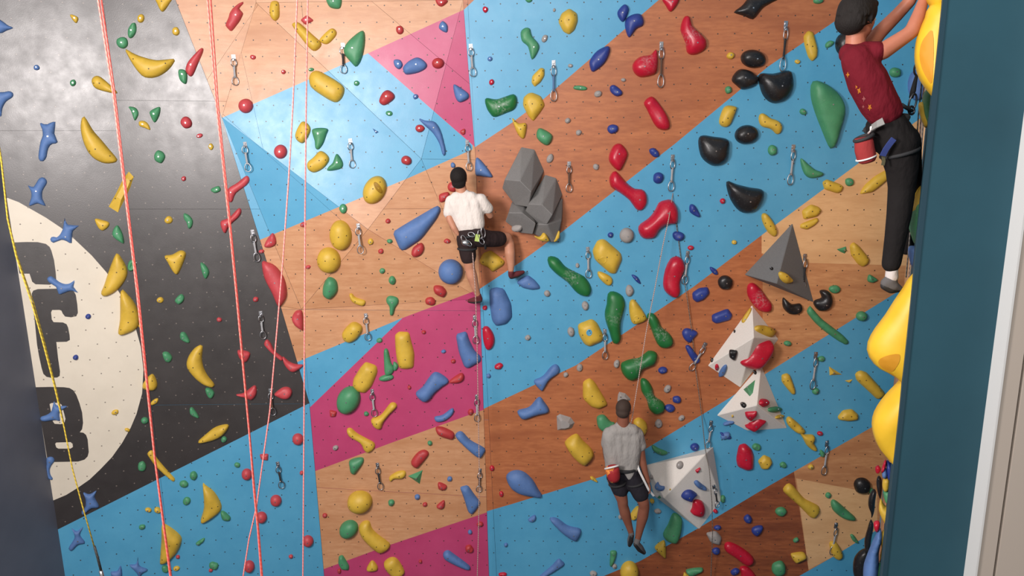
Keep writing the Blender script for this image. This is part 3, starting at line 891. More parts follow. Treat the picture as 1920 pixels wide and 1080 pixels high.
D e 1370,112 72,54 0
D s 1560,0 1640,30 1630,50 1590,45
R p 1700,95 1750,82 1800,130 1815,180 1812,280 1760,292 1690,260 1680,200 ; large crimson hold in the white pyramid's shadow
G e 1832,110 66,50 0
Y p 1840,216 1888,168 1940,192 1956,232 1920,280 1872,280 ; yellow diamond hold right of the large crimson one
Y s 890,610 935,555 960,570 950,625 920,655 890,650
Y e 1050,515 36,36 0
W e 1092,592 56,36 0
W e 812,635 30,34 0
G s 1210,605 1275,650 1268,750 1240,820 1200,828 1150,805 1133,760 1170,690 ; glossy green boot hold under the white wedge
Y s 1070,860 1130,812 1150,830 1155,930 1140,940 1095,900 ; yellow tooth hold below the hanging climber's shoes
B s 120,655 170,620 180,650 150,675
B s 285,640 340,645 420,700 518,730 490,810 440,800 360,740 290,665 ; blue mallet hold on the lower blue band
B p 350,940 405,990 330,1040 230,1100 190,1090 300,1000 ; blue bar hold at the bottom edge
G s 740,890 785,895 770,960 750,1000 733,1000 735,930
W e 768,1005 34,40 0
W e 610,1060 55,40 0
Y b 880,1050 140,170 0 ; yellow dome hold cut by the bottom edge
D e 1768,650 66,60 20
D s 1800,720 1840,700 1880,705 1870,745 1835,778 1800,755
D e 1540,715 56,34 0
D e 1530,890 60,50 0
D e 1672,1045 65,50 20
W p 1450,755 1530,738 1575,790 1560,850 1490,830
R s 1595,835 1640,825 1730,870 1810,940 1800,985 1750,995 1670,940 1600,890 ; crimson slipper hold on the dark wood
R s 1710,1010 1770,1010 1830,1090 1730,1110 1715,1050
G s 1310,1030 1420,1015 1425,1040 1370,1070 1320,1070
Y s 1290,1050 1340,1080 1280,1090
R e 1525,592 36,30 0
G e 1580,500 40,56 0
@1440 810
Y s 205,-10 240,-20 270,15 340,20 352,60 340,75 368,130 340,140 290,100 262,50 240,15 ; yellow knuckled hold on the lower blue band
R e 388,10 42,36 0
G e 113,245 50,46 0
Y e 320,260 44,36 0
G s 390,130 420,150 425,175 400,185 388,160
K e 703,400 132,120 20 ; flat black oval hold on the wood at lower right
Y p 110,420 150,378 190,400 270,500 380,550 395,590 350,648 320,645 240,560 115,450 ; long yellow paddle hold on the pale wood sheet
G e 450,473 46,42 0
G s 480,505 520,520 600,590 655,640 640,660 560,645 490,590 470,540 ; green pea-pod hold on the pale wood sheet
G e 95,595 80,70 0
G e 207,808 48,30 30
G e 80,1020 110,105 0
Y s 170,920 190,905 265,900 285,940 240,965 200,975
Y s 460,830 510,825 555,900 555,940 520,955 480,920
G s 615,770 640,770 675,820 670,832 635,815
G e 770,440 40,50 0
@1300 550 3.855
Y s 410,105 350,190 360,215 385,195 418,130
K e 298,275 16,26 0
K s 258,425 262,455 300,480 318,440 318,415 295,410 265,408
K e 135,482 22,34 0
R e 170,532 30,48 0
B s 185,570 215,525 240,515 243,545 220,590 185,597
Y s 450,235 500,235 585,275 580,300 555,318 450,270
R s 480,340 570,350 570,420 500,520 440,545 380,535 335,495 400,430 435,360 ; big crimson hold on the upper white pyramid
K e 448,573 22,30 0
G f 447,625 430,720 408,745 362,695 ; green triangular hold on a white pyramid
K e 365,808 40,42 0
R e 503,790 62,62 20
G e 585,840 90,46 0
Y e 620,892 56,30 15
R p 370,855 460,850 465,880 420,922 375,885
R p 400,930 470,880 540,918 440,1010 370,965 400,945 ; crimson gem hold on the lower white pyramid
B e 255,935 90,30 15
B e 230,1028 80,46 20
Y e 283,885 14,14 0
@1190 800 5.143
W b 438,370 66,80 -15
W e 165,483 42,46 0
R p 632,388 632,412 598,450 580,420
B s 225,530 240,560 265,570 290,575 285,610 245,622 205,605 195,570 ; blue notched hold on the white wedge
B s 570,530 600,515 640,545 690,585 680,605 630,600 585,565 ; blue bean hold on the white wedge
D s 450,655 485,615 540,607 602,648 570,665 545,710 500,705 455,685 ; navy broken disc hold on the white wedge
R s 570,705 640,710 672,760 670,830 620,862 538,825 552,780 ; crimson block hold on the white wedge
G f 235,665 255,685 235,695 218,685
Y e 343,605 14,18 0
@810 260 5.144
W e 1170,560 58,66 0
W s 770,850 810,835 860,840 870,870 840,888 785,875
Y s 985,938 1040,945 1075,905 1105,925 1128,985 1050,985
Y s 1215,890 1230,900 1222,965 1178,995 1175,975
"""
HC = {'Y': srgb(238, 198, 40), 'G': srgb(34, 112, 56), 'R': srgb(190, 26, 52), 'B': srgb(42, 106, 178), 'D': srgb(42, 62, 138), 'K': srgb(34, 32, 33), 'W': srgb(158, 152, 148),
      'g': srgb(74, 144, 100), 'r': srgb(194, 70, 76), 'o': srgb(180, 56, 58), 'b': srgb(86, 120, 174), 'y': srgb(212, 174, 60)}  # paler left-hand set: own tints, plus haze put into the colour
CN = {'Y': 'yellow', 'G': 'green', 'R': 'crimson', 'B': 'blue', 'D': 'navy', 'K': 'black', 'W': 'grey', 'g': 'green', 'r': 'coral', 'o': 'red', 'b': 'blue', 'y': 'yellow'}
def hold_mat(c, chalk):
    key = 'hold_' + CN[c] + c.lower() + ('_chalky' if chalk else '')
    if key in MATS: return MATS[key]
    base = HC[c]; rough = {'K': .32, 'R': .3, 'W': .8, 'D': .45, 'B': .5, 'b': .6, 'G': .42}.get(c, .48)
    m = mat(key, base, rough, spec=.45); k = NT(m)
    tc = k.n('ShaderNodeTexCoord'); oi = k.n('ShaderNodeObjectInfo')
    nz = noise(k, 9, 5, tc.outputs['Object'])
    dk = tuple(x * .82 for x in base)
    last = k.mix(ramp(k, nz, .3, .7), base, dk)
    if chalk:
        ln = k.n('ShaderNodeVectorMath', operation='LENGTH'); k.l(tc.outputs['Object'], ln.inputs[0])
        rad = k.math('SUBTRACT', 1.0, k.math('MULTIPLY', ln.outputs['Value'], 8.0))
        f = k.math('MULTIPLY', ramp(k, noise(k, 38, 5, tc.outputs['Object'], .7), .46, .66), k.math('MAXIMUM', rad, 0.0))
        last = k.mix(k.math('MULTIPLY', f, .95), last, (.62, .64, .6))
    else:
        f = k.math('MULTIPLY', ramp(k, noise(k, 60, 4, tc.outputs['Object'], .7), .6, .8), .22)
        last = k.mix(f, last, (.6, .6, .58))
    k.l(last, k.b.inputs['Base Color'])
    bp = k.n('ShaderNodeBump'); bp.inputs['Strength'].default_value = .3; bp.inputs['Distance'].default_value = .0015
    k.l(noise(k, 300, 2, tc.outputs['Object']), bp.inputs['Height']); k.l(bp.outputs[0], k.b.inputs['Normal'])
    return m
M_BOLT = mat('bolt_steel', (.5, .5, .52), .3, .9)
M_BOLTD = mat('bolt_recess', (.10, .07, .02), .6)
def smooth_outline(P, n):
    P = np.array(P, float); m = len(P)
    out = []
    per = max(2, int(round(n / m)))
    for i in range(m):
        p0, p1, p2, p3 = P[i - 1], P[i], P[(i + 1) % m], P[(i + 2) % m]
        for j in range(per):
            t = j / per
            out.append(.5 * ((2 * p1) + (-p0 + p2) * t + (2 * p0 - 5 * p1 + 4 * p2 - p3) * t * t + (-p0 + 3 * p1 - 3 * p2 + p3) * t ** 3))
    return np.array(out)
def resample(P, n):
    P = np.vstack([P, P[:1]]); L = np.r_[0, np.cumsum(np.linalg.norm(np.diff(P, axis=0), axis=1))]
    s = np.linspace(0, L[-1], n, endpoint=False)
    return np.c_[np.interp(s, L, P[:, 0]), np.interp(s, L, P[:, 1])]
def area2(P): return .5 * np.sum(P[:, 0] * np.roll(P[:, 1], -1) - np.roll(P[:, 0], -1) * P[:, 1])
def edge_dist(Q, P):
    a = P; b = np.roll(P, -1, 0); ab = b - a
    t = np.clip(((Q[:, None] - a) * ab).sum(2) / ((ab * ab).sum(1) + 1e-12), 0, 1)
    pr = a + t[..., None] * ab
    return np.sqrt(((Q[:, None] - pr) ** 2).sum(2)).min(1)
def np_inside(Q, P):
    x, y = Q[:, 0:1], Q[:, 1:2]; a = P; b = np.roll(P, -1, 0)
    c = ((a[:, 1] > y) != (b[:, 1] > y)) & (x < (b[:, 0] - a[:, 0]) * (y - a[:, 1]) / (b[:, 1] - a[:, 1] + 1e-12) + a[:, 0])
    return c.sum(1) % 2 == 1
def hold_mesh(P, style, both=False, Hs=None, skirt=.003):
    """P: outline (n,2) in metres on the wall plane; returns mesh, height, deepest point"""
    if area2(P) < 0: P = P[::-1]
    size = math.sqrt(abs(area2(P)))
    flat = style in 'frt'
    if style in 'spbteo' and len(P) >= 4 or style == 'e':
        P = smooth_outline(P, 30) if style in 'st' else (smooth_outline(P, 40) if style in 'beo' else P)
    if style == 'p':
        # rounded corners
        Q = []
        m = len(P)
        for i in range(m):
            a, b, c = P[i - 1], P[i], P[(i + 1) % m]
            for t in (.22, .5, .78): 
                p1 = b + (a - b) * .28; p2 = b + (c - b) * .28
                Q.append((1 - t) ** 2 * p1 + 2 * t * (1 - t) * b + t * t * p2)
        P = np.array(Q)
    nb = 12 if size < .035 else (20 if size < .07 else 36)
    if style not in 'fr': P = resample(P, nb)
    else: P = resample(P, max(len(P) * 3, 12)) if False else P
    step = size / (4.2 if size < .07 else 7.5)
    lo, hi = P.min(0), P.max(0)
    gx, gy = np.meshgrid(np.arange(lo[0], hi[0], step), np.arange(lo[1], hi[1], step * .866))
    gx = gx + (np.arange(gx.shape[0]) % 2)[:, None] * step * .5
    G = np.c_[gx.ravel(), gy.ravel()]
    G = G[np_inside(G, P)] if len(G) else G
    d = edge_dist(G, P) if len(G) else np.zeros(0)
    dmax = d.max() if len(d) else size * .3
    if style in 'fr':
        k = int(np.argmax(d)); I = G[k:k + 1]; dI = d[k:k + 1]
        if style == 'r' and len(P) > 4:
            q = P.mean(0) * .35 + I[0] * .65; sh = (P - q) * .5 + q
            ins = sh[np_inside(sh, P)]; I = ins; dI = edge_dist(I, P); dmax = max(dI.max(), 1e-4)
            dI = np.maximum(dI, dmax * .7)
    else:
        keep = d > step * .55
        # rim ring
        tn = np.roll(P, -1, 0) - np.roll(P, 1, 0); tn /= np.linalg.norm(tn, axis=1)[:, None] + 1e-9
        rim = P + np.c_[-tn[:, 1], tn[:, 0]] * min(step * .42, dmax * .22)
        rd = edge_dist(rim, P); ok = np_inside(rim, P) & (rd > min(step * .42, dmax * .22) * .6)
        I = np.vstack([rim[ok], G[keep]]); dI = np.r_[rd[ok], d[keep]]
    verts = [Vector(p) for p in P] + [Vector(p) for p in I]
    res = delaunay_2d_cdt(verts, [], [list(range(len(P)))], 1, 1e-6)
    V, Fc = res[0], res[2]
    Q = np.array([[v.x, v.y] for v in V]); dd = edge_dist(Q, P); dd[dd < 1e-5] = 0
    t = np.clip(dd / dmax, 0, 1)
    H = Hs or {'b': .95, 'e': .8, 's': .8, 'p': .62, 'r': .95, 'f': .95, 't': .62, 'o': .6}[style] * dmax + .008
    if style == 'p':
        h = H * np.minimum(1, (t / .5)) ** .75
    elif style in 'fr':
        h = H * np.minimum(1, t * 1.15)
    elif style == 'o':
        h = H * np.sin(np.pi * np.clip(t * .98, 0, 1)) + .004
    else:
        h = H * np.sqrt(1 - (1 - t) ** 2)
    if style in 'se':
        rs = np.random.RandomState(int(size * 1e5) % 9999); kx, ky, ph = rs.uniform(-1, 1) * 5 / size, rs.uniform(-1, 1) * 5 / size, rs.uniform(0, 6)
        h = h * (1 + .14 * np.sin(Q[:, 0] * kx + Q[:, 1] * ky + ph))
    h = h + np.where(dd > 0, .004, 0)
    bm = bmesh.new()
    vv = [bm.verts.new((q[0], q[1], z)) for q, z in zip(Q, h)]
    for f in Fc:
        try:
            fc = bm.faces.new([vv[i] for i in f]); fc.smooth = style not in 'fr'
            fc.normal_update()
            if fc.normal.z < 0: fc.normal_flip()
        except ValueError: pass
    if both:
        g = bmesh.ops.duplicate(bm, geom=bm.faces[:])
        nf = [x for x in g['geom'] if isinstance(x, bmesh.types.BMFace)]; nv = [x for x in g['geom'] if isinstance(x, bmesh.types.BMVert)]
        for v in nv: v.co.z *= -1
        bmesh.ops.reverse_faces(bm, faces=nf)
        bmesh.ops.remove_doubles(bm, verts=bm.verts[:], dist=1e-5)
    else:
        be = [e for e in bm.edges if e.is_boundary]
        x = bmesh.ops.extrude_edge_only(bm, edges=be)
        for v in x['geom']:
            if isinstance(v, bmesh.types.BMVert): v.co.z = -skirt
    k = int(np.argmax(t)) if style != 'o' else 0
    return tomesh('climbing_hold', bm), float(h.max()), (Q[k][0], Q[k][1], float(h[k])), size
from mathutils.bvhtree import BVHTree
def disc_mesh(nm, r, hgt, n=8):
    bm = bmesh.new()
    bmesh.ops.create_cone(bm, cap_ends=True, segments=n, radius1=r, radius2=r * .8, depth=hgt)
    return tomesh(nm, bm)
BOLT = disc_mesh('bolt', .0085, .008); BOLT.materials.append(M_BOLT)
BOLTD = disc_mesh('screw_hole', .0075, .004); BOLTD.materials.append(M_BOLTD)
HOLDS = []
ox = oy = 0; sc = 4.0
for ln in DATA.strip().splitlines():
    ln = ln.strip()
    if ln[0] == '@':
        q = ln[1:].split(); ox, oy = float(q[0]), float(q[1]); sc = float(q[2]) if len(q) > 2 else 4.0
        continue
    body, _, nick = ln.partition(';'); q = body.split(); c, st = q[0], q[1]; nick = nick.strip()
    if st in 'ebo' and q[2].count(',') and len(q) == 5:
        (a, b_1), (w, h_), ang = map(float, q[2].split(',')), map(float, q[3].split(',')), math.radians(float(q[4]))
        cxp, cyp = a / sc + ox, b_1 / sc + oy; w /= sc * 2; h_ /= sc * 2
        rs = random.Random(int(cxp * 31 + cyp * 17)); N = 10; k3 = rs.uniform(0, 6)
        P = []
        for i in range(N):
            th = 2 * math.pi * i / N
            rr = 1 if st == 'b' else 1 + .10 * math.sin(2 * th + k3) * .6 + rs.uniform(-.07, .07)
            x, y = w * math.cos(th) * rr, h_ * math.sin(th) * rr
            P.append((cxp + x * math.cos(ang) + y * math.sin(ang), cyp - x * math.sin(ang) + y * math.cos(ang)))
    else:
        P = [(float(a) / sc + ox, float(b) / sc + oy) for a, b in (s.split(',') for s in q[2:])]
    mx, my = sum(p[0] for p in P) / len(P), sum(p[1] for p in P) / len(P)
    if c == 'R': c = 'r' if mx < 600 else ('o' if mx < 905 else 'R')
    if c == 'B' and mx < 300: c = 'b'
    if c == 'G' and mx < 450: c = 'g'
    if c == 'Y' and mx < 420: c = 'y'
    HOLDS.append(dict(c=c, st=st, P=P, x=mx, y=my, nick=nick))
def build_hold(h):
    pl = surface(h['x'], h['y']); skirt = .003
    wp = wallplane(h['x'], h['y'])
    ext = max(max(p[0] for p in h['P']) - min(p[0] for p in h['P']), max(p[1] for p in h['P']) - min(p[1] for p in h['P']))
    org = onplane(h['x'], h['y'], pl)
    if pl is not wp and (ext > 40 or pl[1].dot(wp[1]) < .45):
        pl = (org, (wp[1] * .75 + pl[1] * .25).normalized()); skirt = .05 if ext > 40 else .015
    M = frame(org, pl[1]); Mi = M.inverted()
    L = np.array([(Mi @ onplane(x, y, pl))[:2] for x, y in h['P']])
    me, hh, deep, size = hold_mesh(L, h['st'], skirt=skirt)
    h['size'] = size
    chalk = 'chalky' in h['nick'] or (h['c'] == 'R' and 'glossy' in h['nick'])
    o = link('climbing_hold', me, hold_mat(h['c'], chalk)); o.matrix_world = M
    h['o'] = o
    if size > .028:
        dark = h['c'] in 'Yy' and size > .09
        b = link('screw_hole' if dark else 'bolt', BOLTD if dark else BOLT, None, o)
        if size < .05: b.scale = (.65, .65, .8)
        b.location = (deep[0], deep[1], deep[2] + (.0005 if dark else .001))
        if dark and size > .12:
            for t in (.72, -.72):
                far = max(L, key=lambda p: (p[0] - deep[0]) * (1 if t > 0 else -1) + (p[1] - deep[1]) * .3 * (1 if t > 0 else -1))
                p = np.array(deep[:2]) * .32 + np.array(far) * .68
                hz = BVHTree.FromPolygons([v.co for v in me.vertices], [list(q.vertices) for q in me.polygons]).ray_cast(Vector((p[0], p[1], 1)), Vector((0, 0, -1)))
                if hz[0]:
                    b2_ = link('screw_hole', BOLTD, None, o)
                    b2_.matrix_local = Matrix.Translation(hz[0]) @ Vector((0, 0, 1)).rotation_difference(hz[1] if hz[1].z > 0 else -hz[1]).to_matrix().to_4x4()
    return o
for h in HOLDS: build_hold(h)
# pockets and through-holes that a few holds show
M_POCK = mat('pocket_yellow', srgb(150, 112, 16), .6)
def pocket(nick, x, y, rx, ry, m, ang=0.):
    for h in HOLDS:
        if nick in h['nick']:
            o = h['o']; Mi = o.matrix_world.inverted(); pl = surface(h['x'], h['y'])
            p = Mi @ onplane(x, y, pl)
            bm = bmesh.new()
            ring = []
            me = o.data
            bv = BVHTree.FromPolygons([v.co for v in me.vertices], [list(q.vertices) for q in me.polygons])
            cen = None
            rings = []
            for rr, dz in ((1.25, -.001), (1.08, .003), (.95, .001), (.7, -.0005), (.35, -.0008)):
                R_ = []
                for i in range(20):
                    t = 2 * math.pi * i / 20
                    qx, qy = rx * rr * math.cos(t), ry * rr * math.sin(t)
                    X, Y = p.x + qx * math.cos(ang) - qy * math.sin(ang), p.y + qx * math.sin(ang) + qy * math.cos(ang)
                    hit = bv.ray_cast(Vector((X, Y, 1)), Vector((0, 0, -1)))
                    z = hit[0].z if hit[0] else 0
                    R_.append(bm.verts.new((X, Y, z + .0015 + dz)))
                rings.append(R_)
            for a, b in zip(rings, rings[1:]):
                for i in range(20): bm.faces.new((a[i], a[(i + 1) % 20], b[(i + 1) % 20], b[i]))
            bm.faces.new(rings[-1])
            for f in bm.faces: f.smooth = True
            bmesh.ops.recalc_face_normals(bm, faces=bm.faces[:])
            link('pocket', tomesh('pocket', bm), m, o)
pocket('plate hold with a round pocket', 1129, 486, .04, .032, hold_mat('Y', False), .6)
pocket('square hold with a hole', 1104, 620, .026, .03, M_BLUE)
pocket('teardrop hold with a pocket', 1193, 595, .03, .03, hold_mat('Y', False))
pocket('big yellow bulb with a dark pocket', 711, 352, .022, .055, M_POCK, .55)

# ---------------------------------------------------------------- labels worked out from the layout
def region(x, y):
    for poly, pl in SURF:
        if inside(x, y, poly): return 'volume'
    side = 'P' if x < 582 and inside(x, y, FACETS[1][1]) or inside(x, y, FACETS[0][1]) else None
    if not side:
        side = 'R' if any(nm[0] == 'R' and inside(x, y, p) for nm, p, q in FACETS) else 'L'
    col = {'P': 0, 'L': 2, 'R': 4}[side]
    for cc, s, P in PAINT:
        if s == side and inside(x, y, P): col = cc; break
    if col == 0:
        return 'the cream disc' if inside(x, y, disc + left) else 'the black panel'
    if col in (2, 4, 5, 6, 7): return {2: 'birch wood', 4: 'stained wood', 5: 'tan wood', 6: 'pale wood', 7: 'dark wood'}[col]
    return 'blue paint' if col == 1 else 'magenta paint'
LAND = [h for h in HOLDS if h['nick']]
EXTRA = [(875, 385, "the white-shirted climber"), (1170, 850, "the hanging grey-shirted climber"), (1000, 370, "the grey block cluster"), (1462, 520, "the smooth grey pyramid")]
def rel(x, y, X, Y):
    dx, dy = x - X, y - Y
    a = math.degrees(math.atan2(-dy, dx)) % 360
    return ['right of', 'above and right of', 'above', 'above and left of', 'left of', 'below and left of', 'below', 'below and right of'][int((a + 22.5) // 45) % 8]
USED = set()
def words(s): return len(s.split())
def clean(n): return n.split(',')[0]
def near(x, y, prefix, skip=None):
    c = sorted([((x - h['x']) ** 2 + (y - h['y']) ** 2, h['x'], h['y'], 'the ' + clean(h['nick'])) for h in LAND if h is not skip and ',' not in h['nick']]
               + [((x - X) ** 2 + (y - Y) ** 2, X, Y, n) for X, Y, n in EXTRA])
    for k, (d, X, Y, n) in enumerate(c[:9]):
        if d < 9: continue
        for far in ('', ' farther') if k == 0 else ('',):
            r = rel(x, y, X, Y)
            s = f"{prefix} {'farther ' if far else ('just ' if d < 70 ** 2 else '')}{r} {n}"
            if words(s) <= 16 and s not in USED: USED.add(s); return s
    s = f"{prefix} by {c[0][3]}"
    USED.add(s); return s
for h in HOLDS:
    if h['nick']: USED.add(h['nick'])
for h in sorted(HOLDS, key=lambda h: h['y']):
    foot = not h['nick'] and h['size'] < .085
    o = h['o']; cn = CN[h['c']]
    if h['nick']:
        lb = h['nick'] if 'hold' in h['nick'] or words(h['nick']) >= 4 else h['nick'] + ' hold'
    else:
        sz = 'tiny' if h['size'] < .05 else ('small' if h['size'] < .1 else 'medium')
        sh = {'e': 'knob', 'b': 'ball', 's': 'chip' if h['size'] < .085 else 'hold', 'p': 'flat chip', 'f': 'three-cornered hold', 'r': 'faceted hold', 't': 'star', 'o': 'ring hold'}[h['st']]
        lb = near(h['x'], h['y'], f'{sz} {cn} {sh}')
    if foot: o.name = 'foothold'
    tag(o, lb, 'foothold' if foot else 'climbing hold', f'small {cn} footholds' if foot else f'{cn} climbing holds')

# ---------------------------------------------------------------- big shapes on the near side wall
def side_body(P, Y, depth, m, nm='climbing_hold', style='s', Hs=None):
    """a closed, double-domed body whose outline is read at depth Y; its right part sits in the side wall"""
    cxp = sum(p[0] for p in P) / len(P); cyp = sum(p[1] for p in P) / len(P)
    org = atY(cxp, cyp, Y); n = -(ray(cxp, cyp)); n.z = 0; n.normalize()
    M = frame(org, n); Mi = M.inverted(); pl = (org, n)
    L = np.array([(Mi @ onplane(x, y, pl))[:2] for x, y in P])
    me, hh, dp, size = hold_mesh(L, style, True, depth)
    o = link(nm, me, m); o.matrix_world = M
    return o
M_BIGY = mat('near_volume_yellow', srgb(230, 184, 44), .45); 
k = NT(M_BIGY); tc = k.n('ShaderNodeTexCoord')
k.l(k.mix(ramp(k, noise(k, 5, 4, tc.outputs['Object']), .3, .7), srgb(232, 188, 48), srgb(222, 174, 38)), k.b.inputs['Base Color'])
g2 = 'big yellow volumes on the near side wall'
o = side_body([(1728, -80), (1731, -20), (1743, 13), (1765, 25), (1785, 0), (1790, -80)], 4.25, .12, M_BIGY); tag(o, 'yellow volume cut by the top edge at the boy\'s hands', 'climbing hold', g2)
o = side_body([(1744, 10), (1733, 36), (1721, 62), (1715, 92), (1715, 118), (1722, 146), (1735, 166), (1749, 182), (1770, 190), (1792, 120), (1790, 10)], 4.2, .11, M_BIGY); tag(o, 'big yellow scooped volume beside the boy\'s forearm', 'climbing hold', g2)
YTOP = o
o = side_body([(1712, 512), (1697, 533), (1675, 565), (1658, 592), (1638, 618), (1627, 640), (1625, 655), (1632, 675), (1650, 692), (1675, 704), (1690, 717), (1715, 730), (1745, 700), (1750, 520)], 4.25, .13, M_BIGY)
tag(o, 'big yellow volume that the boy stands on, nearest the teal wall', 'climbing hold', g2); YSTAND = o
o = side_body([(1697, 706), (1677, 722), (1656, 744), (1640, 768), (1634, 790), (1637, 815), (1648, 840), (1663, 858), (1676, 873), (1700, 885), (1730, 830), (1735, 710)], 4.25, .12, M_BIGY)
tag(o, 'big yellow volume, lowest of the large ones on the near wall', 'climbing hold', g2)
def side_small(c, P, Y, dep, label):
    o = side_body(P, Y, dep, hold_mat(c, False)); tag(o, label, 'climbing hold', 'holds on the near side wall'); return o
side_small('g', [(1737, 168), (1729, 188), (1728, 206), (1735, 230), (1742, 250), (1765, 250), (1770, 170)], 4.5, .08, 'green bulging hold under the scooped yellow volume')
side_small('Y', [(1724, 192), (1722, 205), (1728, 228), (1736, 240), (1748, 225), (1740, 195)], 4.5, .04, 'thin yellow edge of a hold behind the green bulge')
side_small('Y', [(1729, 346), (1716, 362), (1708, 384), (1706, 396), (1735, 400), (1745, 350)], 4.5, .08, 'yellow hold tip above the green one at the boy\'s shin')
side_small('G', [(1727, 372), (1713, 382), (1705, 400), (1703, 420), (1708, 440), (1717, 460), (1740, 455), (1742, 378)], 4.5, .09, 'green half-round hold at the boy\'s shin')
side_small('B', [(1703, 464), (1715, 461), (1728, 468), (1728, 498), (1712, 502), (1705, 487)], 4.5, .05, 'blue hold with black dots by the boy\'s ankle')
side_small('R', [(1641, 876), (1647, 873), (1652, 880), (1648, 887), (1642, 885)], 6.4, .03, 'small pink ball hold low on the near side wall')
side_small('R', [(1652, 884), (1656, 868), (1661, 862), (1662, 872), (1657, 884)], 4.8, .03, 'thin red hold low on the near side wall')
side_small('B', [(1654, 892), (1655, 880), (1661, 878), (1664, 890), (1660, 897)], 4.8, .03, 'pale blue hold under the thin red one')
side_small('D', [(1662, 864), (1668, 868), (1674, 876), (1674, 896), (1664, 896)], 4.8, .04, 'navy hold at the foot of the lowest yellow volume')
side_small('Y', [(1656, 898), (1662, 895), (1668, 900), (1666, 918), (1658, 920), (1654, 910)], 4.8, .04, 'small yellow hold between navy and green on near wall')
side_small('G', [(1656, 921), (1664, 918), (1672, 922), (1672, 942), (1660, 940)], 4.8, .04, 'small green block on the near wall below yellow')
side_small('Y', [(1652, 935), (1648, 946), (1648, 958), (1654, 972), (1664, 986), (1678, 978), (1676, 955), (1660, 950)], 4.8, .06, 'yellow curled hold low on the near wall, upper of two')
side_small('Y', [(1662, 990), (1653, 998), (1650, 1010), (1653, 1028), (1650, 1045), (1662, 1048), (1674, 1020), (1674, 992)], 4.8, .06, 'yellow curled hold low on the near wall, lower of two')
side_small('R', [(1638, 980), (1644, 977), (1650, 980), (1649, 992), (1643, 997), (1639, 990)], 4.8, .03, 'red block hold between black and yellow on near wall')
side_small('B', [(1650, 992), (1640, 1006), (1632, 1024), (1624, 1044), (1619, 1062), (1620, 1090), (1640, 1100), (1648, 1070), (1648, 1035), (1655, 1010)], 4.8, .1, 'pale blue tall volume at the bottom of the near wall')
side_small('G', [(1655, 1053), (1645, 1060), (1641, 1072), (1643, 1095), (1660, 1100), (1668, 1060)], 4.8, .06, 'dark green hold at the very bottom of the near wall')
side_small('K', [(1636, 918), (1629, 932), (1628, 948), (1633, 962), (1634, 972), (1639, 960), (1641, 940), (1643, 922)], 6.8, .05, 'black twisted hold on the wall corner, middle one')
side_small('K', [(1646, 893), (1643, 905), (1646, 925), (1651, 935), (1654, 915), (1653, 898)], 6.6, .04, 'black thin hold on the wall corner, highest one')
side_small('K', [(1632, 975), (1626, 992), (1621, 1012), (1622, 1030), (1630, 1034), (1634, 1010), (1638, 985)], 6.9, .05, 'black tapered hold on the wall corner, below the twisted one')
side_small('K', [(1626, 1030), (1612, 1033), (1602, 1045), (1599, 1064), (1602, 1082), (1614, 1096), (1624, 1090), (1630, 1050)], 7.0, .08, 'big black round hold at the bottom right corner')
# scoop on two yellow volumes: hollow's shade laid on as browner colour
M_SCOOP = mat('hollow_shade', srgb(204, 140, 28), .65)
def scoop_shade(o, P, Y):
    Mi = o.matrix_world.inverted()
    L = [Mi @ onplane(x, y, (o.location, o.matrix_world.col[2].to_3d())) for x, y in P]
    S = smooth_outline([(p.x, p.y) for p in L], 24)
    bv = BVHTree.FromPolygons([v.co for v in o.data.vertices], [list(q.vertices) for q in o.data.polygons])
    c = S.mean(0); bm = bmesh.new(); rings = []
    for f in (1, .8, .55, .3):
        R_ = []
        for q in S:
            p = c + (q - c) * f
            h = bv.ray_cast(Vector((p[0], p[1], 1)), Vector((0, 0, -1)))
            R_.append(bm.verts.new((p[0], p[1], (h[0].z if h[0] else 0) + .003)))
        rings.append(R_)
    n = len(S)
    for a, b in zip(rings, rings[1:]):
        for i in range(n): bm.faces.new((a[i], a[(i + 1) % n], b[(i + 1) % n], b[i]))
    bm.faces.new(rings[-1])
    for f in bm.faces: f.smooth = True
    bmesh.ops.recalc_face_normals(bm, faces=bm.faces[:])
    link('scoop_shade', tomesh('scoop_shade', bm), M_SCOOP, o)
scoop_shade(YTOP, [(1748, 62), (1736, 70), (1727, 85), (1724, 105), (1728, 128), (1738, 148), (1747, 156), (1750, 110)], 4.2)
scoop_shade(YSTAND, [(1686, 654), (1668, 656), (1652, 664), (1648, 674), (1656, 684), (1672, 690), (1682, 678), (1688, 664)], 4.25)

